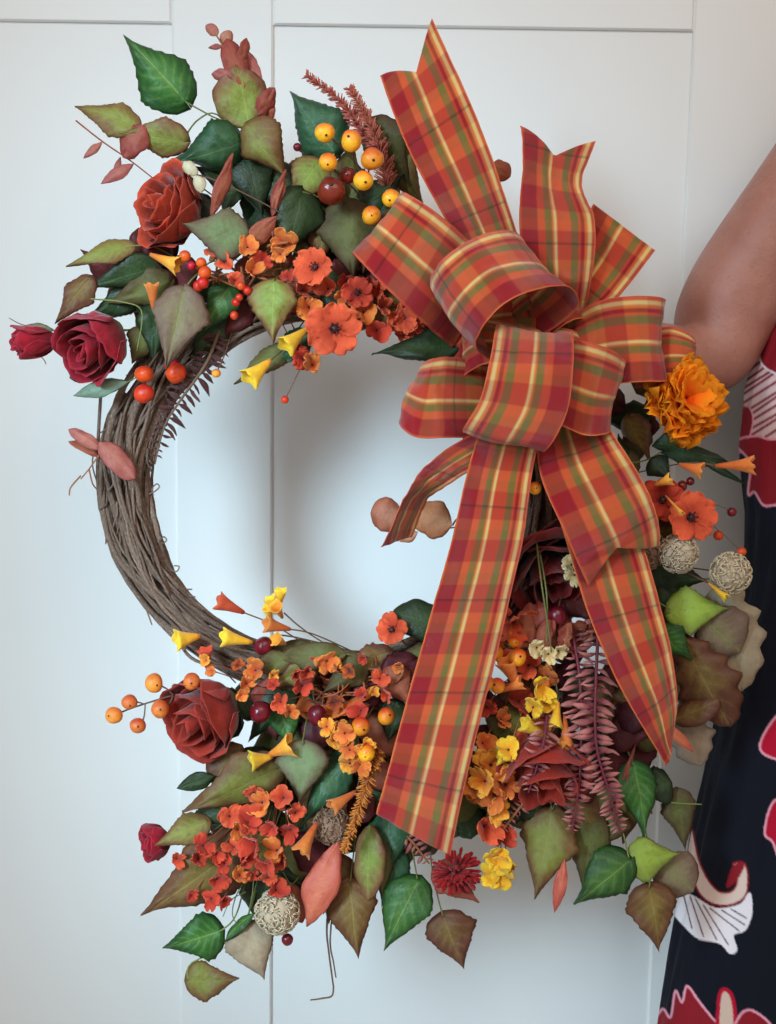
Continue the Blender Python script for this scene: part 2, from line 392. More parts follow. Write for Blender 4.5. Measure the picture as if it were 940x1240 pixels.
dpart('panel', xa-.62, xa+.01, .006, .026, zbot+.01, zpan+.01, .0)
dpart('panel', xb-.01, xc+.01, .006, .026, zbot+.01, zpan+.01, .0)
dpart('stile', xa, xb, 0, .04, zbot, ztop, .003)
dpart('stile', xc, xc+.35, 0, .04, zbot, ztop, .003)
dpart('stile', xa-.74, xa-.61, 0, .04, zbot, ztop, .003)
dpart('rail', xa-.61, xa, .0, .04, zpan, ztop, .003)
dpart('rail', xb, xc, .0, .04, zpan, ztop, .003)
dpart('rail', xa-.61, xa, .0, .04, zbot, zbot+.12, .003)
dpart('rail', xb, xc, .0, .04, zbot, zbot+.12, .003)
wall = box(MB(), -3, 3, .05, .15, -2.2, 1.8).build('wall', 'paint', smooth=False); wall['kind'] = 'structure'; wall.matrix_world = DMAT

# ------------------------------------------------------------------ grapevine ring
ring = thing('grapevine_wreath', 'bare brown grapevine hoop of twisted twigs, showing on the left side', 'wreath', P(400, 700))
CX, CY = 402, 587
def ring_pt(ph, off=0, dd=0):
    """ph: angle, 0 = right, pi/2 = up in the photo"""
    c, s_ = math.cos(ph), math.sin(ph)
    return P(CX+(250+off)*c, CY-(231+off)*s_, dd)
def tube_r(ph): return 32 - 6*max(0, math.sin(-ph))
for k in range(210):
    a0 = random.uniform(0, 2*PI); span = random.uniform(1.4, 4.2)
    r0 = math.sqrt(random.uniform(.05, 1)); ps0 = random.uniform(0, 2*PI); tw = random.uniform(.3, 1.5)*random.choice((1, 1, 1, -1))
    rad = random.choice((random.uniform(.0010, .0022), random.uniform(.0016, .0034), random.uniform(.0028, .0044))); sd = random.uniform(0, 100); pts = []; rr = []
    n = int(span*22)
    for i in range(n+1):
        ph = a0+span*i/n
        wv = noise.noise(V3((ph*1.6, sd, 0))); w2 = noise.noise(V3((ph*1.6, sd, 9)))
        w3 = noise.noise(V3((ph*14, sd, 4)))
        ps = ps0+tw*(ph-a0)+wv*1.1
        e = math.sin(PI*i/n)
        r = tube_r(ph)*min(max(r0+w2*.3, 0), 1.04)*(.85+.15*min(1, e*4))
        pts.append(ring_pt(ph, r*math.cos(ps)+w3*1.2, (r*math.sin(ps)*.9+w3*.8)/1000)); rr.append(rad*(.55+.45*min(1, e*5))*(1+.12*w3+.28*noise.noise(V3((ph*40, sd, 1)))))
    MB().tube(pts, rr, 6).build('twig', 'bark', ring)
for k in range(46):      # broken ends and side shoots
    ph = random.uniform(2.5, 4.6); r = tube_r(ph)*random.uniform(.8, 1.02); ps = random.uniform(-.9, PI+.9)
    o1 = r*math.cos(ps); d1 = abs(r*math.sin(ps))*.9/1000; up_ = random.uniform(.03, .16); l = random.uniform(2, 9)*(1 if math.cos(ps) > 0 else -1)
    MB().tube([ring_pt(ph, o1*.9, d1), ring_pt(ph+up_*.5, o1, d1+.001), ring_pt(ph+up_, o1+l, d1+random.uniform(-.002, .005))], [random.uniform(.0012, .0022), .0013, .0008], 5).build('broken_shoot', 'bark', ring)
# escaping twigs and tendrils
def px_tube(pts, r, name, mat, parent, n=24, sides=6, taper=1.0, label=None):
    c = curve([P(*p) for p in pts], n)
    return MB().tube(c, [r*(1-(1-taper)*i/n) for i in range(n+1)], sides).build(name, mat, parent, label=label)
for pts, r in (([(188, 705, .01), (205, 745, .015), (225, 790, .01), (252, 805, .01), (285, 808, .01), (330, 815, .01)], .0022),
               ([(230, 770, .02), (262, 782, .025), (300, 800, .02)], .002),
               ([(122, 480, .01), (119, 540, .012), (120, 600, .01), (135, 650, .0)], .0022),
               ([(148, 500, .03), (140, 560, .035), (160, 640, .03), (205, 720, .03)], .002),
               ([(176, 600, .01), (186, 596, .015), (193, 590, .015), (190, 586, .012), (184, 592, .012), (186, 600, .01)], .0009),
               ([(186, 655, .01), (196, 658, .015), (202, 654, .015), (198, 650, .012), (193, 656, .012)], .0009),
               ([(205, 690, .01), (214, 692, .015), (217, 686, .015), (211, 685, .012)], .0009),
               ([(118, 585, .01), (112, 560, .02), (118, 530, .0)], .001)):
    px_tube(pts, r, 'tendril' if r < .0015 else 'twig', 'bark', ring)

# ------------------------------------------------------------------ leaves
SH = {
 'heart': [(0, .0), (.03, .42), (.10, .74), (.2, .95), (.31, 1), (.42, .84), (.55, .64), (.68, .43), (.8, .24), (.9, .10), (1, 0)],
 'oval': [(0, 0), (.06, .42), (.18, .76), (.35, .97), (.5, 1), (.68, .93), (.84, .70), (.94, .42), (1, 0)],
 'lance': [(0, .05), (.12, .42), (.3, .86), (.45, 1), (.6, .92), (.78, .6), (.9, .3), (1, 0)],
 'oak': [(0, .05), (.08, .3), (.16, .62), (.24, .5), (.34, .9), (.44, .72), (.55, 1), (.66, .7), (.78, .74), (.88, .45), (.95, .38), (1, 0)]}
def shape_at(kind, t):
    L = SH[kind]
    for (a, x), (b, y) in zip(L, L[1:]):
        if t <= b:
            f = (t-a)/(b-a); f = f*f*(3-2*f)*.5+f*.5
            return x+(y-x)*f
    return 0
def blade_mesh(B, T, w, kind, roll=0, curl=.1, cup=.15, teeth=.04, nu=26, nv=10, seed=None, sway=0):
    """a leaf blade from base B to tip T: midrib bend, cupped halves, raised veins, toothed margin"""
    B, T = V3(B), V3(T); L = T-B; ln = L.length; X = L.normalized()
    camv = (V3((0, -DIST, 0))-B).normalized(); N = (camv-X*camv.dot(X)).normalized()
    N = Matrix.Rotation(roll, 3, X) @ N; S = X.cross(N); W = w/2000
    sd = random.uniform(0, 99) if seed is None else seed
    asym = random.uniform(-.10, .10); bend = random.uniform(-.5, .5)*sway+random.uniform(-.05, .05)
    curl = curl+random.uniform(-.08, .14); ruf = random.uniform(.02, .055)
    heart = kind == 'heart'
    def fn(i, j):
        t = i; v = j*2-1; a = abs(v)
        wd = shape_at(kind, t)*W*(1+asym*(1 if v > 0 else -1)+.16*noise.noise(V3((t*4, 3 if v > 0 else -3, sd))))
        if teeth and 0.03 < t < .97: wd *= 1-teeth*((t*11+.3*math.sin(sd+t*9)) % 1)*(a > .99)*2.0
        back = -.10*ln*a**1.5*max(0, 1-t*5) if heart else 0
        lobe = back
        z = curl*ln*(4*t*(1-t))*.35 - curl*ln*t*t*.4 - cup*W*a*a*1.5 + cup*W*.25
        ph = ((t-a*.30)*6.0) % 1; ridge = max(0, 1-abs(ph-.5)*5)*(1-a)
        z += -.006*W*ridge + W*.05*math.exp(-a*a*40)*-1
        z += ruf*ln*noise.noise(V3((t*3, v*2, sd)))+ ruf*ln*.6*a*math.sin(t*13+sd+(2 if v > 0 else 0))
        return B+X*(t*ln+lobe)+S*(v*wd+bend*ln*math.sin(PI*t)*.3)+N*z
    return MB().grid(nu, nv, fn)
def leaf(parent, spec, name='leaf'):
    """spec: (base px,py,d) (tip px,py,d) width material kind + options"""
    (b, t, w, mat, kind), o = spec[:5], (spec[5] if len(spec) > 5 else {})
    o = dict(o); lab = o.pop('label', None)
    tt = o.pop('teeth', .05 if kind == 'heart' else 0)
    return blade_mesh(P(*b), P(*t), w, kind, teeth=tt, **o).build(name, mat, parent, solid=.0003, label=lab)
def stem(parent, pts, r=.0011, mat='stem_g', name='stem'):
    return px_tube(pts, r, name, mat, parent, n=14, sides=6, taper=.7)
def sprig(name, label, cat, leaves, stems=(), smat='stem_g', group=None, r=.0011, lname='leaf'):
    """one spray of silk leaves on its wire"""
    b = leaves[0][0]; th = thing(name, label, cat, P(*b), group)
    for l in leaves: leaf(th, l, lname)
    for st in stems: stem(th, st, r, smat)
    return th
H, O_, Ln = 'heart', 'oval', 'lance'
LG = 'silk leaf sprays tucked into the wreath'
# --- upper left
sprig('leaf_spray', 'dark green pointed leaf at the very top left, above the olive leaf', 'leaf spray', [
    ((224, 122, .05), (149, 41, .06), 74, 'green', H, dict(roll=.1, curl=.12, cup=.2))],
    [((226, 124, .05), (255, 140, .045), (290, 160, .03), (320, 220, .0))], group=LG)
sprig('leaf_spray', 'olive and rusty leaf pair pointing left above the brick rose', 'leaf spray', [
    ((164, 152, .06), (89, 126, .05), 46, 'olive', H, dict(roll=.35, curl=.1)),
    ((223, 172, .06), (143, 160, .065), 50, 'lime', H, dict(roll=-.2, curl=-.1)),
    ((176, 152, .065), (148, 190, .06), 34, 'rust', O_, dict(roll=.4))],
    [((164, 152, .06), (190, 165, .05), (235, 185, .035), (290, 240, .0)), ((223, 168, .06), (240, 145, .04), (265, 140, .04), (300, 190, .01))], group=LG)
sprig('eucalyptus_sprig', 'thin pink sprig with narrow leaflets left of the brick rose', 'leaf spray', [
    ((124, 172, .05), (101, 192, .05), 10, 'pink', Ln), ((162, 198, .05), (122, 222, .055), 16, 'pink', Ln, dict(roll=.2)),
    ((146, 190, .05), (139, 214, .04), 8, 'pink', Ln)],
    [((92, 146, .05), (125, 172, .052), (160, 196, .05), (200, 228, .04), (260, 280, .01))], 'stem_r')
sprig('leaf_spray', 'broad teal leaf directly above the brick rose', 'leaf spray', [
    ((291, 172, .05), (216, 196, .06), 74, 'teal', H, dict(roll=-.3, curl=.15, cup=.3)),
    ((300, 190, .03), (318, 262, .03), 62, 'dark', H), ((290, 200, .02), (270, 262, .03), 50, 'dark', H),
    ((330, 200, .02), (352, 270, .03), 55, 'dark', H)],
    [((291, 172, .05), (310, 195, .03), (330, 240, .0))], group=LG)
sprig('eucalyptus_sprig', 'tall rusty pink sprig with a lime leaf rising at the top left', 'leaf spray', [
    ((302, 156, .05), (286, 78, .055), 66, 'lime', O_, dict(roll=.15, curl=.1)),
    ((296, 108, .052), (275, 45, .05), 30, 'rust', O_, dict(roll=.3)),
    ((304, 130, .04), (298, 60, .035), 34, 'pink', Ln, dict(roll=-.5)),
    ((312, 140, .05), (333, 106, .05), 22, 'rust', O_, dict(roll=.3)),
    ((282, 92, .056), (256, 90, .05), 14, 'pink', O_), ((264, 42, .05), (249, 30, .05), 13, 'pink', O_),
    ((268, 52, .045), (280, 38, .05), 15, 'peach', O_), ((270, 56, .05), (252, 58, .05), 7, 'pink', Ln),
    ((290, 76, .05), (300, 46, .05), 15, 'rust', O_, dict(roll=.5)),
    ((318, 118, .04), (326, 146, .04), 24, 'rust', O_, dict(roll=.3))],
    [((256, 33, .05), (270, 56, .05), (286, 90, .05), (302, 150, .045), (330, 220, .0))], 'stem_r')
sprig('leaf_spray', 'olive veined leaf beneath the lime one, drooping towards the orange berries', 'leaf spray', [
    ((300, 152, .06), (344, 214, .06), 62, 'olive', H, dict(roll=.2, curl=.2, cup=.25))],
    [((300, 152, .06), (318, 190, .03), (335, 240, .0))], group=LG)
sprig('leaf_spray', 'teal leaf with pale veins standing behind the orange berries', 'leaf spray', [
    ((404, 184, .03), (350, 110, .04), 80, 'teal', H, dict(roll=-.1, curl=.15, cup=.25)),
    ((388, 196, .035), (352, 246, .045), 58, 'lime', H, dict(roll=.2)),
    ((450, 150, .03), (497, 226, .02), 62, 'moss', H, dict(roll=.3)),
    ((468, 180, .015), (512, 250, .01), 50, 'olive', H, dict(roll=.3)), ((440, 250, .03), (490, 210, .03), 50, 'dark', H)],
    [((404, 184, .03), (410, 230, .02), (400, 300, .0))], group=LG)
sprig('leaf_spray', 'dark green leaf hanging below the maroon berry, beside a large olive leaf', 'leaf spray', [
    ((366, 232, .05), (346, 318, .055), 68, 'dark', H, dict(roll=-.2, label='dark bluish green leaf')),
    ((418, 246, .045), (428, 340, .05), 74, 'moss', H, dict(roll=.1, label='large olive brown leaf')),
    ((392, 262, .03), (388, 320, .03), 50, 'brown', H), ((450, 270, .03), (440, 330, .04), 50, 'brown', H)],
    [((366, 232, .05), (390, 240, .03), (420, 250, .0))], group=LG)
sprig('leaf_spray', 'sage green leaf overlapping the lower right of the brick rose', 'leaf spray', [
    ((296, 292, .07), (222, 270, .09), 66, 'sage', H, dict(roll=.2, curl=.1)),
    ((296, 302, .06), (336, 262, .07), 26, 'rust', Ln, dict(roll=.2)),
    ((256, 262, .07), (284, 186, .08), 20, 'rust', Ln, dict(roll=.4)),
    ((330, 262, .06), (347, 205, .07), 15, 'rust', Ln, dict(roll=.3))],
    [((292, 290, .07), (310, 300, .04), (320, 330, .0)), ((225, 208, .06), (270, 222, .07), (340, 258, .06), (380, 290, .02))], 'stem_b', group=LG)
sprig('leaf_spray', 'olive leaf with brown tip pointing left, above the crimson rose', 'leaf spray', [
    ((158, 298, .05), (79, 320, .06), 34, 'olive', H, dict(roll=.5)),
    ((108, 338, .05), (66, 392, .05), 40, 'brown', H, dict(roll=.3)),
    ((190, 322, .04), (104, 350, .05), 46, 'dark', H, dict(roll=-.2)), ((205, 340, .04), (130, 368, .045), 50, 'moss', H),
    ((170, 350, .03), (100, 392, .03), 40, 'dark', H)],
    [((158, 298, .05), (190, 300, .04), (240, 330, .0)), ((110, 362, .06), (150, 366, .06), (172, 378, .06), (166, 425, .06))], group=LG)
sprig('leaf_spray', 'dusty mauve leaf with green midrib hanging over the upper left hoop', 'leaf spray', [
    ((222, 352, .08), (200, 448, .085), 70, 'mauve', H, dict(roll=.1, curl=.12)),
    ((280, 345, .05), (246, 402, .05), 48, 'green', H, dict(roll=.3)), ((192, 370, .04), (186, 440, .04), 50, 'dark', H),
    ((268, 380, .03), (232, 440, .03), 50, 'dark', H), ((178, 400, .035), (160, 440, .04), 44, 'moss', H)],
    [((222, 352, .08), (236, 335, .07), (262, 316, .04), (300, 340, .0))], group=LG)
sprig('leaf_spray', 'olive leaf with brown edge and lime heart over the top of the hoop', 'leaf spray', [
    ((332, 342, .08), (330, 414, .085), 62, 'lime', H, dict(roll=.15, curl=.15)),
    ((346, 422, .05), (283, 464, .06), 34, 'moss', H, dict(roll=.3)), ((372, 405, .05), (326, 450, .05), 40, 'teal', H),
    ((300, 370, .03), (270, 410, .03), 40, 'maroon', H)],
    [((332, 342, .08), (340, 335, .05), (360, 350, .0))], group=LG)
sprig('leaf_spray', 'dark green pointed leaf under the bow, reaching left into the opening', 'leaf spray', [
    ((552, 418, .045), (451, 427, .06), 42, 'dark', H, dict(roll=.3, curl=.15)),
    ((486, 362, .04), (436, 400, .05), 60, 'brown', H), ((530, 350, .03), (470, 400, .03), 60, 'moss', H),
    ((470, 330, .02), (440, 372, .03), 50, 'maroon', H)],
    [((552, 418, .045), (570, 410, .03), (600, 430, .0))], group=LG)
sprig('leaf_spray', 'dusty pink leaflets lying across the bare left hoop', 'leaf spray', [
    ((124, 545, .05), (83, 519, .05), 16, 'pink', O_, dict(roll=.2)), ((120, 552, .045), (84, 532, .045), 14, 'rust', O_, dict(roll=.6)),
    ((120, 535, .055), (164, 580, .055), 28, 'pink', O_, dict(roll=-.2))],
    [((140, 540, .05), (122, 550, .05), (108, 568, .045), (98, 580, .04)), ((108, 568, .045), (112, 585, .05), (117, 592, .04)), ((98, 576, .04), (86, 590, .04), (84, 600, .04))], 'stem_r')
sprig('seed_pod_sprig', 'two pale cream papery discs on the brick rose', 'seed pods', [
    ((222, 196, .075), (238, 210, .08), 15, 'cream_disc', O_), ((238, 212, .075), (244, 232, .08), 15, 'cream_disc', O_)],
    [((222, 196, .075), (232, 216, .06), (262, 240, .02))], 'stem_b')
sprig('leaf_spray', 'two moss leaves behind the rust rose and the dark berries', 'leaf spray', [
    ((330, 800, .03), (400, 846, .035), 52, 'moss', H), ((350, 830, .03), (300, 900, .035), 52, 'dark', H), ((380, 780, .03), (310, 806, .03), 30, 'moss', O_), ((340, 860, .04), (352, 905, .05), 40, 'green', H), ((390, 870, .04), (372, 930, .04), 44, 'maroon', H)],
    [((330, 800, .03), (360, 800, .02), (390, 800, .0))], group=LG)
# --- bottom left
sprig('leaf_spray', 'long olive leaf under the rust rose, pointing down left', 'leaf spray', [
    ((338, 930, .07), (221, 986, .08), 70, 'olive', H, dict(roll=-.35, curl=.15)),
    ((262, 940, .04), (214, 955, .05), 22, 'dark', Ln)],
    [((338, 930, .07), (350, 900, .04), (345, 840, .0))], group=LG)
sprig('leaf_spray', 'large brown olive leaf with a sharp tip beneath the red blossom cluster', 'leaf spray', [
    ((292, 1024, .05), (170, 1113, .065), 84, 'brown', H, dict(roll=-.2, curl=.1)),
    ((250, 996, .055), (184, 1024, .06), 42, 'olive', H, dict(roll=.2, label='light green leaf with a rounded edge')),
    ((310, 960, .04), (210, 1004, .05), 50, 'dark', H, dict(roll=.2)), ((330, 980, .03), (250, 1030, .03), 60, 'dark', H)],
    [((292, 1024, .05), (320, 980, .03), (350, 860, .0))], group=LG)
sprig('leaf_spray', 'bright dark green leaf hanging at the lower left, above the olive leaf', 'leaf spray', [
    ((266, 1128, .055), (197, 1149, .065), 58, 'green', H, dict(roll=-.2, curl=.1))],
    [((266, 1128, .055), (285, 1110, .05), (300, 1060, .03), (330, 960, .0))], group=LG)
sprig('leaf_spray', 'small olive leaf, lowest in the photo at the bottom left', 'leaf spray', [
    ((228, 1188, .055), (289, 1186, .06), 52, 'olive', H, dict(roll=.2, curl=.12))],
    [((228, 1188, .055), (230, 1168, .05), (262, 1150, .05), (300, 1110, .03), (330, 1000, .0))], group=LG)
sprig('leaf_spray', 'tan dried leaf hanging below the pale seed ball', 'leaf spray', [
    ((298, 1122, .055), (320, 1188, .06), 66, 'tan', H, dict(roll=.1, curl=.1)),
    ((308, 1105, .06), (270, 1140, .06), 16, 'green', Ln, dict(roll=.6))],
    [((298, 1122, .055), (308, 1080, .04), (330, 1000, .0))], group=LG)
sprig('leaf_spray', 'rounded green leaf with brown margin below the orange petal, left of the tall tail', 'leaf spray', [
    ((368, 902, .085), (362, 974, .09), 66, 'sage', H, dict(roll=.1, label='green hearted leaf with a brown margin')),
    ((418, 918, .065), (364, 1000, .075), 48, 'teal', H, dict(roll=.2, label='dark bluish green leaf'))],
    [((366, 900, .085), (370, 880, .06), (380, 820, .0))], group=LG)
sprig('leaf_spray', 'salmon red lance shaped leaf at the lower centre left', 'leaf spray', [
    ((372, 1122, .07), (409, 1018, .085), 40, 'salmon', Ln, dict(roll=-.15, curl=.08)),
    ((392, 1062, .04), (362, 1010, .05), 44, 'maroon', O_), ((366, 1118, .05), (352, 1070, .05), 22, 'rust', O_)],
    [((372, 1122, .07), (372, 1060, .04), (385, 960, .0))], 'stem_r', group=LG)
sprig('leaf_spray', 'brown pointed leaf hanging beside the bent wire stems', 'leaf spray', [
    ((424, 1070, .055), (434, 1162, .06), 66, 'brown', H, dict(roll=.1, curl=.1)),
    ((448, 998, .06), (444, 1092, .065), 38, 'lime', O_, dict(roll=.3, label='narrow leaf, bright green on one side')),
    ((408, 1060, .04), (398, 1120, .045), 40, 'moss', H)],
    [((424, 1070, .055), (430, 1020, .04), (440, 940, .0))], group=LG)
sprig('leaf_spray', 'dark green leaf with sharp tip directly left of the crimson brush flower', 'leaf spray', [
    ((506, 1068, .06), (464, 1152, .07), 66, 'green', H, dict(roll=.1, curl=.1)),
    ((480, 1030, .04), (462, 1100, .045), 44, 'teal', H)],
    [((506, 1068, .06), (500, 1030, .04), (490, 950, .0))], group=LG)
sprig('leaf_spray', 'copper and olive leaf hanging lowest below the crimson brush flower', 'leaf spray', [
    ((537, 1110, .055), (562, 1174, .06), 66, 'brown', H, dict(roll=.1, curl=.1)),
    ((530, 1052, .05), (582, 1092, .055), 46, 'rust', H, dict(roll=-.3))],
    [((537, 1110, .055), (530, 1085, .05), (522, 1040, .03), (520, 960, .0))], group=LG)
sprig('leaf_spray', 'moss green leaf under the purple fronds, right of the yellow ruffled blossom', 'leaf spray', [
    ((668, 985, .05), (646, 1090, .055), 74, 'olive', H, dict(roll=.15, curl=.1)),
    ((716, 990, .035), (706, 1082, .04), 60, 'moss', H), ((684, 1040, .06), (671, 1107, .06), 16, 'salmon', Ln)],
    [((668, 985, .05), (665, 940, .03), (650, 880, .0))], group=LG)
sprig('leaf_spray', 'glossy dark green veined leaf at the bottom, pointing down left', 'leaf spray', [
    ((762, 1042, .055), (696, 1096, .065), 66, 'green', H, dict(roll=-.2, curl=.12))],
    [((762, 1042, .055), (755, 1010, .04), (735, 950, .0))], group=LG)
sprig('leaf_spray', 'dark green leaf just below the tip of the right ribbon tail', 'leaf spray', [
    ((768, 928, .045), (782, 1014, .055), 54, 'green', H, dict(roll=-.3, curl=.15)),
    ((812, 948, .03), (776, 960, .04), 50, 'dark', H)],
    [((768, 928, .045), (755, 900, .03), (720, 850, .0)), ((780, 965, .04), (815, 972, .03), (850, 974, .03))], group=LG)
sprig('leaf_spray', 'bright lime leaf near the dress, above a tan and olive leaf', 'leaf spray', [
    ((764, 1040, .05), (824, 1034, .05), 58, 'limeonly', H, dict(roll=.1, curl=.2)),
    ((786, 1076, .05), (799, 1154, .055), 66, 'brown', H, dict(roll=-.1, curl=.1, label='tan and olive leaf with long tip')),
    ((800, 1042, .03), (840, 1080, .03), 60, 'mauve', O_), ((820, 960, .02), (830, 1030, .02), 46, 'moss', H)],
    [((790, 1062, .05), (780, 1000, .03), (740, 900, .0)), ((786, 1076, .05), (788, 1060, .05), (790, 1040, .04))], group=LG)
sprig('leaf_spray', 'wide olive leaf showing through the red blossom cluster', 'leaf spray', [
    ((330, 1010, .045), (256, 1058, .055), 76, 'olive', H, dict(roll=.1)), ((300, 950, .04), (232, 1000, .045), 60, 'moss', H, dict(roll=-.2)),
    ((370, 1020, .04), (330, 1086, .045), 62, 'moss', H), ((400, 950, .05), (372, 1030, .05), 64, 'brown', H, dict(roll=.2))], [((330, 1010, .045), (345, 960, .03), (350, 880, .0))], group=LG)
sprig('leaf_spray', 'moss and brown leaves low in the middle, left of the dark green leaf', 'leaf spray', [
    ((470, 985, .045), (470, 1060, .05), 58, 'teal', H, dict(roll=.2)), ((412, 1040, .045), (392, 1108, .045), 60, 'brown', H, dict(roll=-.2)), ((452, 1010, .05), (466, 1090, .05), 50, 'moss', H)], [((470, 985, .045), (470, 940, .03), (470, 880, .0))], group=LG)
sprig('leaf_spray', 'shaded brown and green leaves between the dark rust rose and the moss leaf', 'leaf spray', [
    ((620, 960, .035), (590, 1020, .035), 50, 'dark', H), ((690, 960, .035), (738, 1030, .035), 56, 'brown', H), ((730, 930, .03), (730, 1010, .03), 50, 'moss', H), ((640, 980, .03), (600, 990, .03), 44, 'moss', H), ((600, 890, .05), (620, 870, .05), 50, 'moss', H), ((632, 860, .045), (596, 900, .05), 46, 'olive', H)],
    [((620, 960, .035), (640, 920, .02), (650, 880, .0))], group=LG)
sprig('leaf_spray', 'moss and rust leaves lying over the bottom of the hoop near the yellow freesia', 'leaf spray', [
    ((420, 792, .06), (340, 796, .06), 34, 'moss', O_), ((440, 800, .055), (390, 840, .06), 46, 'moss', H), ((470, 790, .05), (404, 812, .055), 36, 'brown', H), ((380, 802, .055), (326, 834, .06), 44, 'olive', H),
    ((500, 800, .05), (440, 836, .055), 46, 'maroon', H), ((470, 812, .06), (500, 856, .06), 44, 'rust', H), ((350, 800, .06), (296, 812, .06), 34, 'moss', H), ((520, 790, .04), (478, 800, .045), 30, 'moss', H), ((452, 830, .05), (420, 870, .055), 40, 'maroon', H), ((480, 850, .05), (470, 900, .055), 44, 'dark', H)],
    [((420, 792, .06), (450, 800, .04), (500, 820, .0))], group=LG)
# --- right
sprig('leaf_spray', 'dark green leaf behind the pale seed balls on the right', 'leaf spray', [
    ((790, 690, .03), (858, 704, .03), 56, 'dark', H), ((800, 764, .05), (838, 800, .055), 44, 'green', H, dict(roll=.3)),
    ((806, 700, .03), (812, 770, .03), 40, 'dark', H)],
    [((790, 690, .03), (760, 700, .02), (700, 680, .0))], group=LG)
sprig('leaf_spray', 'bright lime leaf on the right, below the seed balls', 'leaf spray', [
    ((812, 742, .05), (884, 736, .05), 60, 'limeonly', H, dict(roll=-.1, curl=.2)),
    ((850, 746, .035), (898, 790, .035), 70, 'mauve', O_)],
    [((812, 738, .05), (780, 720, .03), (720, 690, .0))], group=LG)
sprig('oak_leaf', 'large lobed tan leaves against the navy dress on the right', 'leaf spray', [
    ((872, 700, .02), (898, 838, .02), 84, 'tan', 'oak', dict(roll=-.1)), ((826, 770, .045), (884, 884, .04), 84, 'brown', 'oak', dict(roll=.2)),
    ((826, 850, .02), (848, 928, .02), 62, 'tan', 'oak'), ((818, 800, .01), (858, 872, .01), 70, 'tan', H)],
    [((872, 700, .02), (820, 700, .01), (720, 680, .0)), ((826, 770, .045), (790, 740, .02), (720, 700, .0))], group=LG)
sprig('leaf_spray', 'slender dark green leaves under the orange dahlia', 'leaf spray', [
    ((800, 548, .03), (884, 560, .03), 26, 'dark', Ln), ((790, 540, .03), (850, 532, .03), 30, 'dark', Ln), ((790, 556, .03), (812, 580, .04), 34, 'dark', H), ((830, 545, .03), (905, 588, .03), 10, 'dark', Ln)],
    [((800, 548, .03), (770, 560, .02), (700, 560, .0))], group=LG)
sprig('leaf_spray', 'dark green leaf peeping out left of the long plaid tail', 'leaf spray', [
    ((542, 760, .05), (474, 742, .05), 46, 'dark', O_, dict(roll=.2))], [((542, 760, .05), (560, 790, .02), (570, 800, .0))], group=LG)
sprig('leaf_spray', 'peach coloured round leaves poking into the opening beside the short ribbon tail', 'leaf spray', [
    ((488, 622, .04), (450, 622, .05), 42, 'peach', O_), ((548, 636, .05), (502, 622, .06), 46, 'peach', O_, dict(roll=.2)),
    ((506, 644, .05), (484, 656, .05), 14, 'peach', Ln), ((594, 200, .03), (618, 214, .03), 26, 'rust', O_)],
    [((548, 636, .05), (562, 624, .04), (620, 610, .0)), ((488, 622, .04), (540, 640, .04), (600, 620, .01))], 'stem_b', group=LG)

# --- dark tangle that backs the flowers
def backing(name, label, n, where, mats, seed):
    random.seed(seed)
    th = thing(name, label, 'foliage', P(*where(.5), 0)); th['group'] = 'leafy backing tucked against the hoop'
    for i in range(n):
        x, y = where(random.random()); a = random.uniform(0, 2*PI); l = random.uniform(40, 66); d = random.uniform(-.02, .035)
        leaf(th, ((x, y, d), (x+l*math.cos(a), y+l*math.sin(a), d+random.uniform(-.02, .02)), random.uniform(34, 52), random.choice(mats), random.choice((H, O_, H)), dict(roll=random.uniform(-.7, .7), nu=14, nv=6)))
def arc(a0, a1, off, jit):
    def f(u):
        ph = a0+(a1-a0)*u; r = off+random.uniform(-jit, jit)
        return CX+(250+r)*math.cos(ph), CY-(231+r)*math.sin(ph)
    return f
def band(pts, jit):
    def f(u):
        p = catmull([V3((x, y, 0)) for x, y in pts], u); return p.x+random.uniform(-jit, jit), p.y+random.uniform(-jit, jit)
    return f
backing('foliage_backing', 'dark tangle of small leaves behind the upper left flowers', 46, band([(150, 360), (230, 320), (330, 310), (430, 330), (520, 350)], 38), ['dark', 'moss', 'dark', 'maroon', 'brown', 'rust'], 3)
backing('foliage_backing', 'dark tangle of small leaves behind the lower left flowers', 62, band([(300, 850), (330, 900), (400, 900), (450, 950), (540, 960), (560, 860), (470, 840), (370, 830)], 36), ['dark', 'moss', 'dark', 'maroon', 'brown', 'rust', 'moss'], 4)
backing('foliage_backing', 'maroon and brown leaf tangle behind the two lower ribbon tails', 60, band([(640, 620), (680, 700), (640, 780), (700, 860), (640, 920), (720, 960), (760, 860), (760, 700), (780, 600)], 32), ['maroon', 'maroon', 'moss', 'dark', 'rust', 'brown'], 5)
backing('foliage_backing', 'shaded leaf tangle between the salmon leaf and the crimson brush flower', 34, band([(380, 1010), (430, 990), (470, 1010), (500, 1010), (560, 990), (570, 900)], 24), ['dark', 'moss', 'teal', 'maroon', 'brown'], 6)
backing('foliage_backing', 'shaded leaf tangle around the dark rust rose and purple fronds', 52, band([(590, 860), (620, 900), (600, 950), (650, 960), (700, 970), (740, 940), (700, 880), (640, 820), (760, 900)], 26), ['dark', 'moss', 'maroon', 'maroon', 'brown'], 8)
backing('foliage_backing', 'brown and dark green leaf tangle behind the seed balls and dahlia', 30, band([(770, 460), (770, 560), (790, 640), (790, 720), (820, 800), (800, 860)], 22), ['dark', 'moss', 'brown', 'maroon'], 9)
backing('foliage_backing', 'shaded leaf tangle under the red blossom cluster', 30, band([(250, 980), (300, 950), (330, 1010), (290, 1040), (360, 1040), (390, 960)], 24), ['dark', 'moss', 'brown', 'dark'], 10)
backing('foliage_backing', 'dark leaf tangle above the hoop around the orange berries', 30, band([(280, 230), (330, 240), (390, 230), (440, 260), (480, 290), (340, 290)], 24), ['dark', 'moss', 'brown', 'dark'], 13)
random.seed(21)

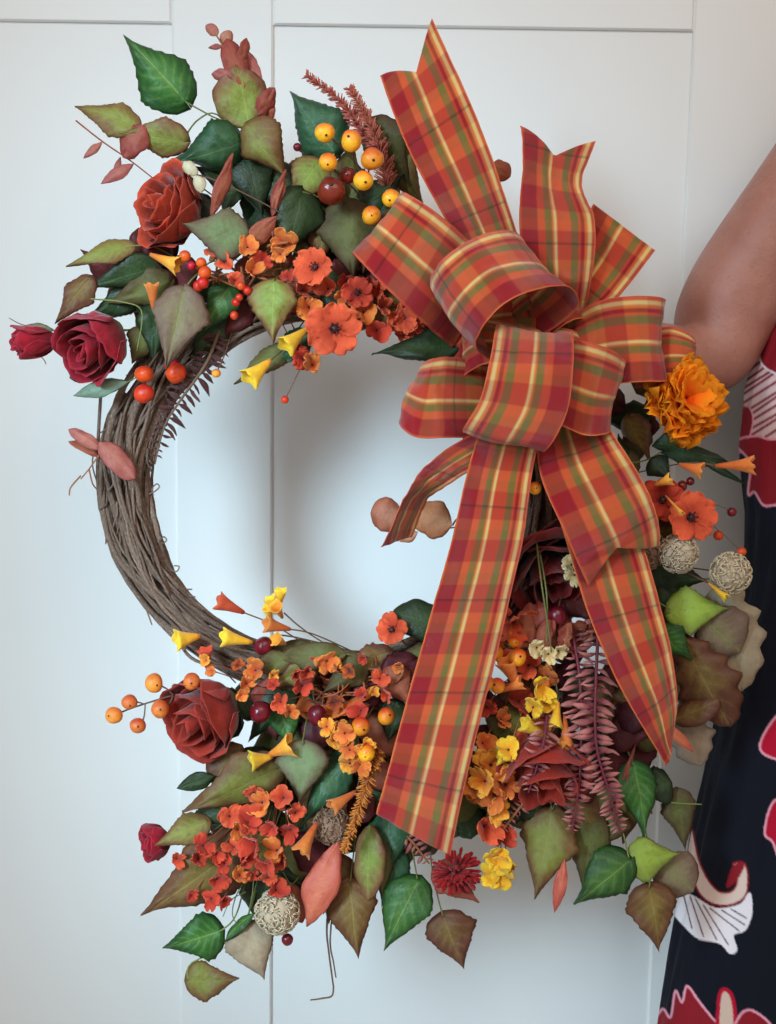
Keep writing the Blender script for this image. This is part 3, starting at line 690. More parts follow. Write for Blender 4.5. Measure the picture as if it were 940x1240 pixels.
# ------------------------------------------------------------------ flowers
def frame_from(axis):
    z = V3(axis).normalized(); x = V3((0, 0, 1)).cross(z)
    x = x.normalized() if x.length > .05 else V3((1, 0, 0)); y = z.cross(x); return x, y, z
def to_cam(px=0, pz=0):
    """direction facing the viewer's side of the wreath, tipped by px to the right and pz upwards"""
    return V3((px, -1, pz)).normalized()
def rose(name, label, c, R, axis, mat, layers=5, squash=1.0, seed=1, open_=1.0, height=1.0):
    random.seed(seed)
    C0 = P(*c); X, Y, Z = frame_from(axis); R = R/1000; th = thing(name, label, 'rose', C0)
    for L in range(layers):
        f = (L+1)/layers; npet = 3+int(L*.8); rad = R*f**1.1; h = R*height*(1.25-.55*f*open_)
        for k in range(npet):
            a0 = 2*PI*(k+.5*(L % 2)+random.uniform(-.12, .12))/npet+L*.7; span = 2*PI/npet*(.80+.12*random.random())
            sd = random.uniform(0, 99); tip = random.uniform(.05, .3); flare = open_*(.10+.28*f)*random.uniform(.7, 1.3); hh = h*random.uniform(.92, 1.08)
            tw = random.uniform(-.12, .12)
            def fn(i, j):
                v = j*2-1; t = i; a = a0+v*span*(.35+.65*math.sin(min(t*1.2, 1)*PI/2))+tw*t
                top = 1-.34*abs(v)**2.6+tip*.25*math.exp(-v*v*18)+.06*noise.noise(V3((v*4, 0, sd)))
                r = rad*(.16+.84*math.sin(min(1, t*1.18)*PI/2)**.8)
                if t > .72: r += rad*flare*((t-.72)/.28)**1.6
                r *= 1+.10*noise.noise(V3((a*2, t*2, sd)))+.035*noise.noise(V3((a*7, t*5, sd)))
                r += rad*.05*math.sin(v*5+sd)*t - rad*.10*(1-abs(v))*(t > .9)*(t-.9)*0
                z = -R*.55+hh*1.1*t*top - (R*.10*flare*((t-.72)/.28)**2*3 if t > .72 else 0)
                z += R*.05*noise.noise(V3((v*3, t*3, sd+7)))*t
                return C0+X*(r*math.cos(a))+Y*(r*math.sin(a)*squash)+Z*z
            MB().grid(14, 16, fn).build('petal', mat, th, solid=.0005)
    MB().lathe([(.001, 0), (R*.2, .02*R), (R*.34, .14*R), (R*.3, .3*R)], C0-Z*R*.66, Z, 10).build('calyx', 'stem_g', th)
    return th
def petal_flat(C0, X, Y, Z, a, ln, w, cup=.2, notch=.1, lift=.25, start=.1, ruf=.05, sd=0):
    dirr = X*math.cos(a)+Y*math.sin(a); side = -X*math.sin(a)+Y*math.cos(a)
    def fn(i, j):
        v = j*2-1; t = i
        wd = w*.5*(math.sin(min(1, t*.80+.06)*PI)**.62)*(1 if t < .98 else .9)
        rr = ln*(start+(1-start)*t*(1-notch*math.exp(-v*v*9)*t-.10*v*v*t))
        z = ln*(lift*t-cup*t*t)+ln*cup*.5*v*v*t+ruf*ln*noise.noise(V3((t*3, v*3, sd)))*t*2+ruf*ln*.5*math.sin(v*7+sd)*t*t
        return C0+dirr*rr+side*(v*wd)+Z*z
    return MB().grid(9, 8, fn)
def blossom(parent, c, R, axis, mat, n=5, center='stamen', petal='petal', w=1.05, lift=.3, cup=.25, csize=.17, stam=6, notch=.1, mess=.3):
    """a small open flower; returns nothing, makes its petals and eye under parent"""
    C0 = P(*c); X, Y, Z = frame_from(axis); R = R/1000; r0 = random.uniform(0, PI)
    for k in range(n):
        petal_flat(C0, X, Y, Z+V3((0, 0, 0)), r0+2*PI*k/n+random.uniform(-.6, .6)*mess, R*random.uniform(1-.4*mess, 1+.35*mess), R*w*(5/n)**.6*random.uniform(1-.5*mess, 1+.3*mess), cup, notch+random.uniform(0, .3)*mess, lift+random.uniform(-.5, 1.0)*mess, .06, .05+.16*mess, random.uniform(0, 99)).build(petal, mat, parent, solid=.0005)
    if center:
        mb = MB().ball(C0+Z*R*.06, R*csize, 10, 6)
        for k in range(stam):
            a = 2*PI*k/stam; mb.tube([C0+Z*R*.05, C0+(X*math.cos(a)+Y*math.sin(a))*R*.18+Z*R*.28], R*.025, 4).ball(C0+(X*math.cos(a)+Y*math.sin(a))*R*.19+Z*R*.3, R*.05, 6, 4)
        mb.build('flower_eye', center, parent)
def flower(name, label, c, R, axis, mat, cat='flower', root=None, **kw):
    th = thing(name, label, cat, P(*c), kw.pop('group', None)); blossom(th, c, R, axis, mat, **kw)
    if root: stem(th, [c, ((c[0]+root[0])/2, (c[1]+root[1])/2+4, (c[2]+root[2])/2), root], .0011, 'stem_b')
    return th
def trumpet(parent, base, mouth, R, mat, name='trumpet'):
    """tubular flower from its base to its open lobed mouth"""
    B, T = P(*base), P(*mouth); ax = T-B; l = ax.length; r = R/1000
    prof = [(r*.14, 0), (r*.24, l*.15), (r*.38, l*.4), (r*.55, l*.65), (r*.74, l*.85), (r*.92, l)]
    o = MB().lathe(prof, B, ax, 24, 5, l*.05).build(name, mat, parent, solid=.0006)
    return o
def berry(parent, c, R, mat, tip=True, name='berry'):
    C0 = P(*c); r = R/1000; ax = V3((random.uniform(-.5, .5), -1, random.uniform(-.6, .3))).normalized()
    sq = random.uniform(.92, 1.08)
    mb = MB().ball(V3((0, 0, 0)), r, 18, 12, squash=sq)
    sd = random.uniform(0, 99)
    mb.v = [v*(1+.12*noise.noise(v*70+V3((sd, 0, 0)))) for v in mb.v]
    mb.v = [v+C0 for v in mb.v]
    o = mb.build(name, mat, parent)
    if tip:
        t = MB().ball(C0+ax*r*.97, r*.13, 7, 5).build('berry_tip', 'stamen', None)
        t.parent = o; t.matrix_parent_inverse = Matrix.Translation(-V3(o.parent['_at']))
        o['_at'] = o.parent['_at']
        t.matrix_parent_inverse = Matrix.Identity(4)
    return o
def berries(name, label, bs, mat, branches, smat='stem_b', r=.0012, tip=True, group='berry sprigs'):
    th = thing(name, label, 'berries', P(*bs[0][:3]), group)
    for b in bs: berry(th, b[:3], b[3], b[4] if len(b) > 4 else mat, tip)
    for br in branches: stem(th, br, r, smat)
    return th

# roses
rose('rose', 'brick orange rose at the upper left with a sage leaf over it', (222, 260, .03), 38, to_cam(-1.0, .35), 'rose_orange', 4, 1.2, 41, .55, 1.5)
rose('rose', 'full crimson rose over the left end of the hoop', (128, 406, .045), 37, to_cam(-.75, -.75), 'rose_crimson', 4, 1.0, 14, .25, 1.5)
bud = rose('rosebud', 'small closed crimson rosebud, outermost on the left', (60, 412, .045), 19, V3((-1, -.35, -.12)), 'rose_crimson', 4, 1.0, 15, .15, 2.0)
bud['category'] = 'rosebud'
stem(bud, [(62, 410, .045), (90, 408, .04), (120, 400, .02), (160, 400, .0)], .002, 'stem_g')
stem(bud, [(38, 396, .05), (24, 392, .05), (11, 385, .05)], .0008, 'stem_b', 'sepal')
stem(bud, [(40, 424, .05), (52, 434, .05), (56, 441, .05)], .0007, 'stem_b', 'sepal')
leaf(bud, ((66, 400, .05), (30, 394, .055), 12, 'sage', Ln), 'sepal')
sprig('leaf_spray', 'pale grey green leaf sticking out beneath the crimson rose', 'leaf spray', [((156, 462, .05), (88, 478, .05), 22, 'greygreen', Ln, dict(roll=.3)), ((104, 450, .04), (84, 458, .04), 22, 'dark', Ln)], [((156, 462, .05), (170, 455, .04), (185, 450, .0))], group=LG)
rose('rose', 'rust red rose at the lower left beside the tangerine berries', (262, 856, .05), 42, to_cam(-.9, -.6), 'rose_rust', 4, 1.05, 17, .5, 1.45)
rose('rose', 'dark rust red rose half hidden under the purple fronds', (656, 916, .06), 46, to_cam(.2, -1.2), 'rose_rust', 3, .9, 19, .6, 1.4)
rose('rose', 'dark red rose between the two lower ribbon tails', (664, 690, .03), 56, to_cam(.4, -.9), 'rose_dark', 4, 1.1, 23, .9, 1.1)
rose('rosebud', 'crimson rosebud behind light green leaf at the lower left edge', (196, 1018, .03), 20, V3((-1, -.5, -.1)), 'rose_crimson', 3, 1.0, 25, .2, 1.3)['category'] = 'rosebud'
rose('rose', 'copper orange rose half hidden at the top of the lower left cluster', (408, 830, .03), 38, to_cam(-.5, 1.3), 'rose_copper', 3, .9, 27, 1.2, 1.1)
random.seed(33)
def dahlia(name, label, c, R, axis, mat, rows=6, cat='dahlia', squash=1.0):
    C0 = P(*c); X, Y, Z = frame_from(axis); Y = Y*squash; R = R/1000; th = thing(name, label, cat, C0)
    for row in range(rows):
        f = 1-row/rows; n = int(5+6*f)
        for k in range(n):
            a = 2*PI*(k+.5*(row % 2))/n+random.uniform(-.12, .12)
            petal_flat(C0+Z*R*(.62*(1-f)), X, Y, Z, a, R*(.42+.62*f)*random.uniform(.78, 1.12), R*random.uniform(.55, .8), .6-.3*f, random.uniform(0, .25), .5+.95*(1-f)+random.uniform(-.15, .2), .05, .17, random.uniform(0, 99)).build('petal', mat, th, solid=.0005)
    return th
dahlia('dahlia', 'bright orange ruffled dahlia right of the bow, in front of the arm', (814, 490, .05), 52, to_cam(.5, .25), 'dahlia', 6, squash=1.15)
dahlia('ruffled_blossom', 'orange ruffled blossom hidden under the upper left bow loop', (492, 384, .035), 26, to_cam(0, -.3), 'coral', 3, 'flower')
def brush(name, label, c, R, axis, mat, squash=.75):
    C0 = P(*c); X, Y, Z = frame_from(axis); R = R/1000; th = thing(name, label, 'flower', C0)
    for k in range(110):
        u = random.random()**.6; a = random.uniform(0, 2*PI)
        d = (X*math.cos(a)*u+Y*math.sin(a)*u*squash+Z*(1.05-u)).normalized(); l = R*random.uniform(.85, 1.05)*(1 if u > .5 else .8)
        s_ = d.orthogonal().normalized()
        MB().tube([C0, C0+d*l*.5+s_*l*.03, C0+d*l*.9, C0+d*l], [R*.03, R*.05, R*.07, R*.02], 5).build('petal', mat, th)
    return th
brush('brush_flower', 'crimson brush shaped flower hanging below the longest ribbon tail', (552, 1054, .06), 31, to_cam(0, -.25), 'crimsonp')
# open five petalled flowers
FG = 'five petalled coral flowers'
flower('open_flower', 'coral five petalled flower at the top of the hoop, upper one of the pair', (383, 324, .085), 25, to_cam(-.5, .1), 'coral', root=(400, 360, .0), group=FG)
flower('open_flower', 'coral five petalled flower with dark eye at the top of the hoop, lower of two', (405, 398, .09), 33, to_cam(.1, -.1), 'coral', root=(430, 350, .0), group=FG)
flower('open_flower', 'small red flower between the coral flowers and the bow', (432, 355, .07), 21, to_cam(.3, .1), 'redorange', root=(440, 330, .0), group=FG)
flower('open_flower', 'small pink red flower at the inner bottom edge beside a dark leaf', (475, 763, .06), 21, to_cam(-.2, .3), 'coral', root=(520, 800, .0), group=FG)
flower('open_flower', 'coral open flower with dark eye on the right, above the seed balls', (836, 627, .075), 31, to_cam(.1, .1), 'coral', root=(760, 640, .0), group=FG)
flower('open_flower', 'orange red flower behind the coral one on the right, near the ribbon edge', (803, 606, .055), 27, to_cam(-.3, .2), 'redorange', root=(740, 620, .0), group=FG)
# clusters of small blossoms
def cluster(name, label, items, mats, root, cat='flower cluster', R=(9, 16), n=4, group=None, eye='stamen'):
    th = thing(name, label, cat, P(*items[0]), group)
    for i, c in enumerate(items):
        blossom(th, c, random.uniform(*R), to_cam(random.uniform(-.6, .6), random.uniform(-.5, .5)), mats[i % len(mats)], n=random.choice((n, n, n-1)), center=eye, w=1.25, lift=random.uniform(.2, 1.1), stam=0, csize=.09, mess=.75)
        stem(th, [c, ((c[0]*.5+root[0]*.5)+random.uniform(-6, 6), (c[1]+root[1])/2, c[2]*.5), root], .0008, 'stem_r')
    return th
random.seed(5)
cluster('phlox_cluster', 'cluster of tiny red and orange blossoms at the lower left', [(246, 1024, .09), (262, 1034, .095), (284, 1026, .09), (272, 1046, .09), (318, 972, .085), (344, 966, .09), (300, 996, .09), (330, 1000, .095), (352, 1004, .09), (278, 988, .085), (310, 1020, .1), (336, 1030, .095), (326, 1062, .085), (306, 1060, .085), (256, 1088, .08), (232, 1084, .075), (214, 1040, .07), (262, 1064, .085), (290, 1060, .09), (358, 984, .085), (322, 1044, .1), (240, 1040, .08), (334, 1078, .08), (308, 960, .08), (270, 1090, .08), (288, 1004, .09), (342, 1044, .08), (298, 1036, .09)],
        ['redorange', 'redorange', 'coral', 'redorange', 'orangep', 'coral', 'redorange'], (340, 940, .01))
cluster('amber_cluster', 'cluster of amber blossoms left of the longest ribbon tail', [(404, 896, .095), (424, 908, .1), (442, 902, .1), (410, 878, .09), (436, 926, .1), (424, 924, .09), (396, 880, .09), (418, 888, .1)], ['amber', 'orangep', 'amber'], (430, 850, .01), R=(10, 15))
cluster('yellow_cluster', 'yellow blossoms between the two lower ribbon tails', [(650, 832, .08), (646, 856, .09), (660, 850, .08), (616, 908, .09)], ['yellow'], (660, 780, .01), R=(12, 17))
cluster('orange_cluster', 'orange ruffled blossoms right of the end of the longest ribbon tail', [(588, 946, .085), (572, 942, .08), (600, 962, .08), (594, 926, .075), (612, 950, .07), (580, 962, .07), (604, 978, .07)], ['amber', 'orangep', 'orangep'], (620, 880, .01), R=(15, 22), n=5)
cluster('yellow_blossom', 'yellow ruffled blossom at the bottom, right of the crimson brush flower', [(602, 1038, .07), (608, 1060, .075), (598, 1062, .065), (612, 1046, .065)], ['yellow'], (610, 980, .01), 'flower', R=(14, 18), n=5, eye=None)
cluster('cream_blossom', 'tiny cream blossoms among the berries between the lower tails', [(664, 792, .085), (676, 788, .08), (650, 784, .08), (692, 684, .08), (696, 696, .075)], ['cream'], (664, 720, .02), R=(9, 13), n=5)
cluster('peach_blossom', 'rounded copper petals between the lower tails above the berries', [(650, 760, .07), (636, 770, .06), (676, 768, .065), (700, 772, .06), (622, 752, .065)], ['rust', 'coral', 'rust'], (660, 720, .01), R=(20, 26), n=4, eye=None)
cluster('orange_sprig', 'little orange blossoms tangled along the top of the hoop', [(300, 300, .075), (272, 318, .07), (318, 318, .07), (340, 308, .075), (284, 340, .07), (348, 336, .07), (304, 330, .08), (262, 300, .06), (366, 434, .07), (378, 442, .07), (358, 420, .065), (446, 348, .06), (412, 360, .06), (462, 372, .06)], ['orangep', 'coral', 'redorange'], (330, 350, .01), R=(8, 13))
cluster('orange_sprig', 'little orange blossoms scattered over the lower left tangle', [(298, 828, .08), (332, 830, .08), (250, 800, .07), (256, 812, .07), (356, 815, .07), (330, 818, .07), (292, 842, .09), (380, 800, .06), (408, 802, .06), (350, 862, .07), (440, 842, .08), (452, 838, .08)], ['orangep', 'redorange', 'amber'], (350, 840, .01), R=(6, 10))
cluster('rust_cluster', 'rusty orange blossoms crowded along the right edge of the longest ribbon tail', [(600, 770, .05), (612, 800, .06), (590, 856, .07), (606, 872, .06), (640, 806, .055), (628, 850, .05), (584, 900, .06), (640, 890, .06), (620, 930, .06), (664, 820, .055), (586, 1000, .06), (604, 1010, .05), (660, 870, .05), (608, 740, .045)], ['orangep', 'coral', 'redorange'], (640, 800, .01), R=(10, 17))
cluster('rust_cluster', 'rust and orange blossoms tangled over the bottom of the hoop', [(372, 812, .075), (396, 800, .07), (424, 812, .07), (442, 796, .06), (460, 822, .07), (484, 806, .06), (404, 850, .07), (366, 830, .07), (340, 850, .075), (310, 812, .07), (288, 806, .065), (438, 860, .08), (470, 842, .07)], ['coral', 'orangep', 'rose_copper', 'redorange'], (400, 830, .01), R=(7, 14))
cluster('coral_cluster', 'orange and scarlet blossoms packed below the coral flowers at the top', [(366, 352, .06), (352, 372, .06), (440, 378, .06), (460, 350, .055), (456, 400, .05), (374, 372, .06), (398, 350, .06), (420, 340, .055), (344, 296, .06)], ['coral', 'redorange', 'orangep'], (400, 340, .01), R=(10, 16))
# trumpets
def trumpets(name, label, items, stems, group='trumpet flowers'):
    th = thing(name, label, 'trumpet flowers', P(*items[0][0]), group)
    for b, m, R, mat in items: trumpet(th, b, m, R, mat)
    for s_ in stems: stem(th, s_, .0011, 'stem_b')
trumpets('trumpet_sprig', 'yellow trumpet buds hanging into the opening below the coral flowers', [((372, 398, .07), (346, 420, .08), 15, 'yellow'), ((328, 436, .07), (302, 460, .08), 16, 'yellow')], [((372, 398, .07), (385, 385, .05), (395, 350, .01)), ((328, 436, .07), (350, 415, .05), (380, 370, .01))])
trumpets('trumpet_sprig', 'orange and yellow petals next to the sage leaf', [((182, 308, .07), (216, 322, .08), 11, 'amber'), ((186, 376, .07), (184, 344, .075), 10, 'orangep')], [((182, 308, .07), (200, 330, .04), (230, 350, .0))])
trumpets('trumpet_sprig', 'yellow and orange trumpet flowers resting on the lower left hoop', [((242, 770, .05), (214, 776, .06), 15, 'yellow'), ((306, 778, .05), (270, 772, .06), 13, 'yellow'), ((296, 742, .05), (264, 728, .055), 13, 'coral'), ((252, 812, .05), (248, 786, .055), 11, 'redorange')],
         [((242, 770, .05), (290, 790, .03), (350, 800, .0)), ((306, 778, .05), (330, 785, .03), (360, 800, .0)), ((296, 742, .05), (330, 756, .04), (370, 780, .01))])
trumpets('trumpet_sprig', 'upright yellow freesia sprig above the bottom of the hoop', [((338, 738, .05), (340, 714, .055), 9, 'yellow'), ((334, 744, .055), (326, 724, .06), 9, 'yellow'), ((342, 748, .05), (334, 734, .07), 9, 'amber'), ((328, 752, .05), (324, 736, .06), 8, 'yellow'), ((352, 762, .05), (322, 756, .06), 12, 'orangep'), ((346, 780, .05), (334, 774, .06), 10, 'amber')],
         [((344, 742, .05), (370, 764, .04), (420, 796, .0)), ((352, 762, .05), (380, 768, .04), (430, 790, .0)), ((346, 780, .05), (330, 770, .05), (360, 772, .04), (440, 792, .0)), ((338, 790, .03), (400, 788, .03), (500, 790, .0)), ((310, 800, .04), (380, 796, .04), (470, 800, .0))])
trumpets('trumpet_sprig', 'two orange trumpet buds near the orange catkin', [((432, 958, .09), (402, 978, .1), 11, 'orangep'), ((384, 996, .09), (364, 1032, .1), 12, 'orangep')], [((432, 958, .09), (440, 920, .05), (440, 880, .0)), ((384, 996, .09), (400, 950, .05), (420, 880, .0))])
trumpets('trumpet_sprig', 'yellow petals between the lime leaf and the olive leaf', [((330, 916, .085), (304, 922, .09), 14, 'yellow'), ((326, 914, .085), (354, 902, .09), 15, 'amber')], [((330, 916, .085), (345, 890, .04), (360, 860, .0))])
trumpets('trumpet_sprig', 'orange trumpets and yellow petals between the lower ribbon tails', [((628, 834, .08), (612, 800, .09), 14, 'orangep'), ((676, 850, .08), (672, 880, .085), 10, 'yellow'), ((664, 894, .08), (634, 876, .085), 12, 'yellow'), ((684, 866, .08), (686, 904, .085), 9, 'orangep'), ((604, 838, .08), (632, 826, .085), 9, 'orangep'), ((640, 912, .08), (602, 916, .085), 12, 'yellow'), ((690, 920, .08), (682, 896, .085), 8, 'amber')], [((628, 834, .08), (640, 800, .04), (650, 760, .0)), ((676, 850, .08), (670, 800, .04), (660, 760, .0)), ((664, 894, .08), (680, 850, .04), (680, 780, .0))])
trumpets('trumpet_sprig', 'two peach orange trumpets at the right, reaching to the red print', [((866, 564, .05), (912, 563, .055), 11, 'salmonp' if False else 'orangep'), ((822, 562, .06), (850, 570, .065), 10, 'orangep'), ((792, 588, .07), (812, 580, .07), 8, 'amber'), ((806, 600, .08), (826, 622, .1), 3, 'amber')], [((866, 564, .05), (840, 560, .05), (800, 566, .03), (740, 580, .0))])
trumpets('trumpet_sprig', 'thin yellow bud under the right seed ball', [((858, 706, .06), (880, 724, .07), 5, 'yellow')], [((858, 706, .06), (820, 690, .04), (760, 680, .0))])

# berries
berries('berry_sprig', 'sprig of glossy orange berries left of the tall upper ribbon tail', [(393, 161, .095, 12), (426, 170, .1, 12), (397, 196, .1, 11), (451, 192, .1, 13.5), (440, 219, .1, 12), (474, 240, .08, 11), (450, 261, .07, 11)], 'berry_o',
        [((393, 161, .095), (420, 185, .07), (450, 225, .03), (460, 280, .0)), ((426, 170, .1), (430, 200, .06), (445, 240, .03)), ((397, 196, .1), (420, 220, .06), (450, 250, .02)), ((451, 192, .1), (446, 215, .05), (452, 250, .02))])
berries('berry_sprig', 'large dark maroon berry below the glossy orange ones', [(402, 231, .085, 17), (421, 212, .075, 10), (360, 178, .05, 5)], 'berry_m', [((402, 231, .085), (420, 250, .04), (430, 290, .0))])
berries('berry_sprig', 'tangerine berries on a thin sprig sticking out at the lower left', [(138, 866, .07, 10), (157, 850, .07, 9.5), (187, 827, .075, 10.5), (194, 858, .075, 10.5), (167, 879, .07, 9.5), (232, 825, .09, 10)], 'berry_d',
        [((138, 866, .065), (170, 854, .065), (220, 840, .06), (270, 836, .03), (310, 850, .0)), ((157, 850, .07), (166, 850, .068), (176, 853, .065)), ((187, 827, .075), (202, 834, .07), (210, 842, .065)), ((194, 858, .075), (205, 852, .07), (210, 842, .065)), ((167, 879, .07), (174, 870, .068), (176, 853, .065))])
berries('berry_sprig', 'pair of scarlet berries at the upper end of the bare hoop', [(175, 453, .06, 11), (175, 477, .062, 12), (213, 452, .05, 12), (208, 442, .045, 9)], 'berry_r', [((175, 453, .06), (190, 430, .04), (210, 400, .0))], tip=False)
berries('berry_sprig', 'bead sized red berries between the brick rose and the mauve leaf', [(224, 310, .08, 7), (244, 318, .085, 6), (248, 330, .09, 8), (246, 342, .09, 7), (232, 322, .08, 5), (240, 346, .08, 6), (292, 346, .08, 5), (300, 352, .08, 5), (290, 360, .075, 4.5), (284, 382, .07, 5), (286, 366, .07, 5), (345, 484, .06, 5), (262, 452, .05, 5.5, 'berry_d')], 'berry_r',
        [((224, 310, .08), (240, 330, .06), (270, 350, .0)), ((292, 346, .08), (300, 340, .05), (320, 340, .0)), ((345, 484, .06), (356, 462, .06), (368, 435, .05), (380, 390, .0)), ((262, 452, .05), (272, 430, .05), (280, 405, .03), (290, 370, .0))], tip=False, r=.0008)
berries('berry_sprig', 'yellow orange berries left of the longest ribbon tail', [(437, 880, .1, 11), (468, 867, .095, 10), (444, 912, .1, 10), (438, 928, .09, 8)], 'berry_o', [((437, 880, .1), (450, 860, .06), (470, 830, .0)), ((468, 867, .095), (470, 850, .05), (475, 830, .0))])
berries('berry_sprig', 'dark maroon berries in the lower left tangle', [(316, 862, .075, 13), (384, 866, .075, 11), (320, 782, .05, 12), (348, 1138, .06, 7)], 'berry_m', [((316, 862, .075), (330, 850, .04), (350, 830, .0)), ((384, 866, .075), (380, 840, .04), (390, 820, .0)), ((320, 782, .05), (350, 796, .03), (390, 810, .0))])
berries('berry_sprig', 'orange berries right of the longest ribbon tail', [(627, 796, .09, 10), (586, 827, .12, 11), (602, 830, .1, 9), (622, 778, .07, 7), (648, 591, .11, 7), (600, 790, .07, 9), (612, 762, .06, 12), (590, 800, .07, 9)], 'berry_o', [((627, 796, .09), (635, 780, .05), (650, 740, .0)), ((586, 827, .12), (620, 826, .08), (640, 790, .03)), ((648, 591, .11), (645, 620, .07), (640, 660, .0))])
berries('berry_sprig', 'shiny black berry above the purple fronds', [(675, 746, .075, 12), (716, 756, .06, 9)], 'berry_m', [((675, 746, .075), (680, 720, .04), (690, 680, .0))])
berries('berry_sprig', 'tiny red buds on threads above the right seed ball', [(886, 620, .04, 6, 'berry_m'), (870, 648, .05, 6), (898, 668, .05, 6), (826, 588, .05, 6, 'berry_m'), (836, 583, .05, 5, 'berry_m')], 'berry_r', [((886, 620, .04), (870, 612, .04), (800, 590, .0)), ((898, 668, .05), (868, 640, .05), (840, 620, .03), (780, 620, .0))], r=.0005, tip=False)

# seed balls
def seed_ball(label, c, R, mat, root):
    C0 = P(*c); r = R/1000; th = thing('seed_ball', label, 'seed ball', C0, 'dried seed balls')
    mb = MB().ball(C0, r*.86, 20, 14); sd = random.uniform(0, 50)
    mb.v = [C0+(v-C0)*(1+.10*noise.noise((v-C0)*90+V3((sd, 0, 0)))) for v in mb.v]; mb.build('core', mat, th)
    cur = MB()
    for k in range(300):
        d = V3((random.gauss(0, 1), random.gauss(0, 1), random.gauss(0, 1))).normalized(); t = d.orthogonal().normalized(); t = Matrix.Rotation(random.uniform(0, 2*PI), 3, d) @ t
        l = r*random.uniform(.10, .24); p = C0+d*r*.86
        b = d.cross(t)
        cur.tube([p-t*l+d*0, p-t*l*.4+d*r*.11+b*l*.2, p+t*l*.4+d*r*.13, p+t*l+d*0-b*l*.2], [r*.015, r*.038, r*.034, r*.012], 4)
    o = cur.build('husk', mat, th); o['kind'] = 'stuff'
    stem(th, [c, ((c[0]+root[0])/2, (c[1]+root[1])/2, c[2]/2), root], .0011, 'stem_b')
seed_ball('pale dried seed ball touching the right ribbon tail', (822, 670, .07), 24, 'seed', (760, 680, 0))
seed_ball('pale dried seed ball standing out furthest right, against the dress', (885, 694, .06), 25, 'seed', (780, 680, 0))
seed_ball('brown dried seed ball partly behind the right ribbon tail', (782, 666, .05), 25, 'seed_b', (740, 680, 0))
seed_ball('pale dried seed ball hanging at the lower left under the blossoms', (336, 1104, .065), 27, 'seed', (350, 980, 0))
seed_ball('brown dried seed ball beside the orange catkin', (402, 1000, .065), 23, 'seed_b', (410, 920, 0))

# fronds
def frond(name, label, pts, wid, n, mat, smat, lw=.28, d_amp=.3, leaflet='leaflet', cat='fern', taper=.75, side=(1, -1)):
    th = thing(name, label, cat, P(*pts[0])); c = curve([P(*p) for p in pts], 40)
    MB().tube(c, [.0024*(1-.6*i/40) for i in range(41)], 6).build('stem', smat, th)
    for k in range(n):
        t = .06+.92*k/n; p = catmull([P(*q) for q in pts], t); q = catmull([P(*q) for q in pts], min(t+.02, 1)); T = (q-p).normalized()
        nrm = V3((0, -1, 0)); S = T.cross(nrm).normalized()
        env = (math.sin(PI*min(1, .18+t*.82))**.5) if taper else 1
        for s_ in side:
            l = wid/1000*env*random.choice((1, 1, 1, 1, .8, .6))*random.uniform(.85, 1.1); dr = (S*s_+T*random.uniform(-.05, .5)+nrm*random.uniform(-d_amp, d_amp)).normalized()
            sc = 1000
            B = p; E = p+dr*l
            mbx = blade_mesh(B, E, l*1000*lw, 'lance', roll=random.uniform(-.9, .9), curl=random.uniform(.1, .8), cup=.4, teeth=0, nu=6, nv=4)
            mbx.build(leaflet, mat, th, solid=.0005)
    return th
random.seed(9)
frond('fern_frond', 'mulberry fern frond hanging against the right ribbon tail, the longer one', [(726, 740, .07), (722, 820, .09), (722, 900, .095), (738, 960, .09), (752, 1010, .08)], 26, 34, 'fernred', 'fernstem', .30)
frond('fern_frond', 'mulberry fern frond next to the yellow petals, left of the longer one', [(690, 750, .065), (702, 820, .08), (704, 900, .085), (700, 960, .08), (692, 1010, .07)], 24, 33, 'fernred', 'fernstem', .30)
frond('fern_frond', 'short mulberry frond lying over the dark rust rose', [(664, 840, .06), (660, 890, .1), (650, 930, .105), (640, 960, .1)], 20, 15, 'fernred', 'fernstem', .28)
frond('fern_frond', 'faded pink frond tip beneath the orange blossoms', [(650, 955, .06), (628, 980, .07), (604, 1012, .06)], 12, 12, 'pink', 'stem_r', .3)
frond('fern_frond', 'dark brown fern frond silhouetted inside the upper left of the hoop', [(266, 400, .03), (250, 440, .04), (222, 480, .04), (200, 515, .04), (188, 560, .04)], 24, 22, 'ferndark', 'stem_b', .3)
frond('fern_frond', 'pink frond hiding behind the end of the longest ribbon tail', [(480, 1000, .04), (500, 1020, .05), (520, 1046, .05)], 16, 9, 'pink', 'stem_r', .4)
def plume(name, label, pts, R, n, mat, cat='heather', ang=.8):
    th = thing(name, label, cat, P(*pts[0])); P3 = [P(*p) for p in pts]; c = curve(P3, 20)
    MB().tube(c, .0016, 6).build('stem', 'stem_r', th)
    mb = MB()
    for k in range(n):
        t = random.random(); p = catmull(P3, t); T = (catmull(P3, min(1, t+.03))-catmull(P3, max(0, t-.03))).normalized()
        a = T.orthogonal().normalized(); a = Matrix.Rotation(random.uniform(0, 2*PI), 3, T) @ a
        l = R/1000*(1-.55*t)*random.uniform(.7, 1.1); e = p+(a+T*ang)*l
        mb.tube([p, (p+e)/2+T*l*.05, e], [.0007, .0009, .0006], 4)
    o = mb.build('bristles', mat, th); o['kind'] = 'stuff'
    return th
plume('heather_plume', 'dusty pink feathery plume reaching left over the teal leaf', [(470, 190, .03), (440, 160, .04), (415, 125, .045), (372, 92, .05)], 13, 330, 'heather')
plume('heather_plume', 'dusty pink feathery plume beside the tall upper ribbon tail', [(470, 230, .03), (462, 185, .04), (448, 150, .045), (424, 108, .05)], 15, 330, 'heather')
plume('catkin', 'fuzzy orange catkin drooping left of the longest ribbon tail', [(458, 905, .08), (444, 950, .1), (432, 990, .1), (417, 1030, .1)], 13, 420, 'catkin', 'catkin', .5)
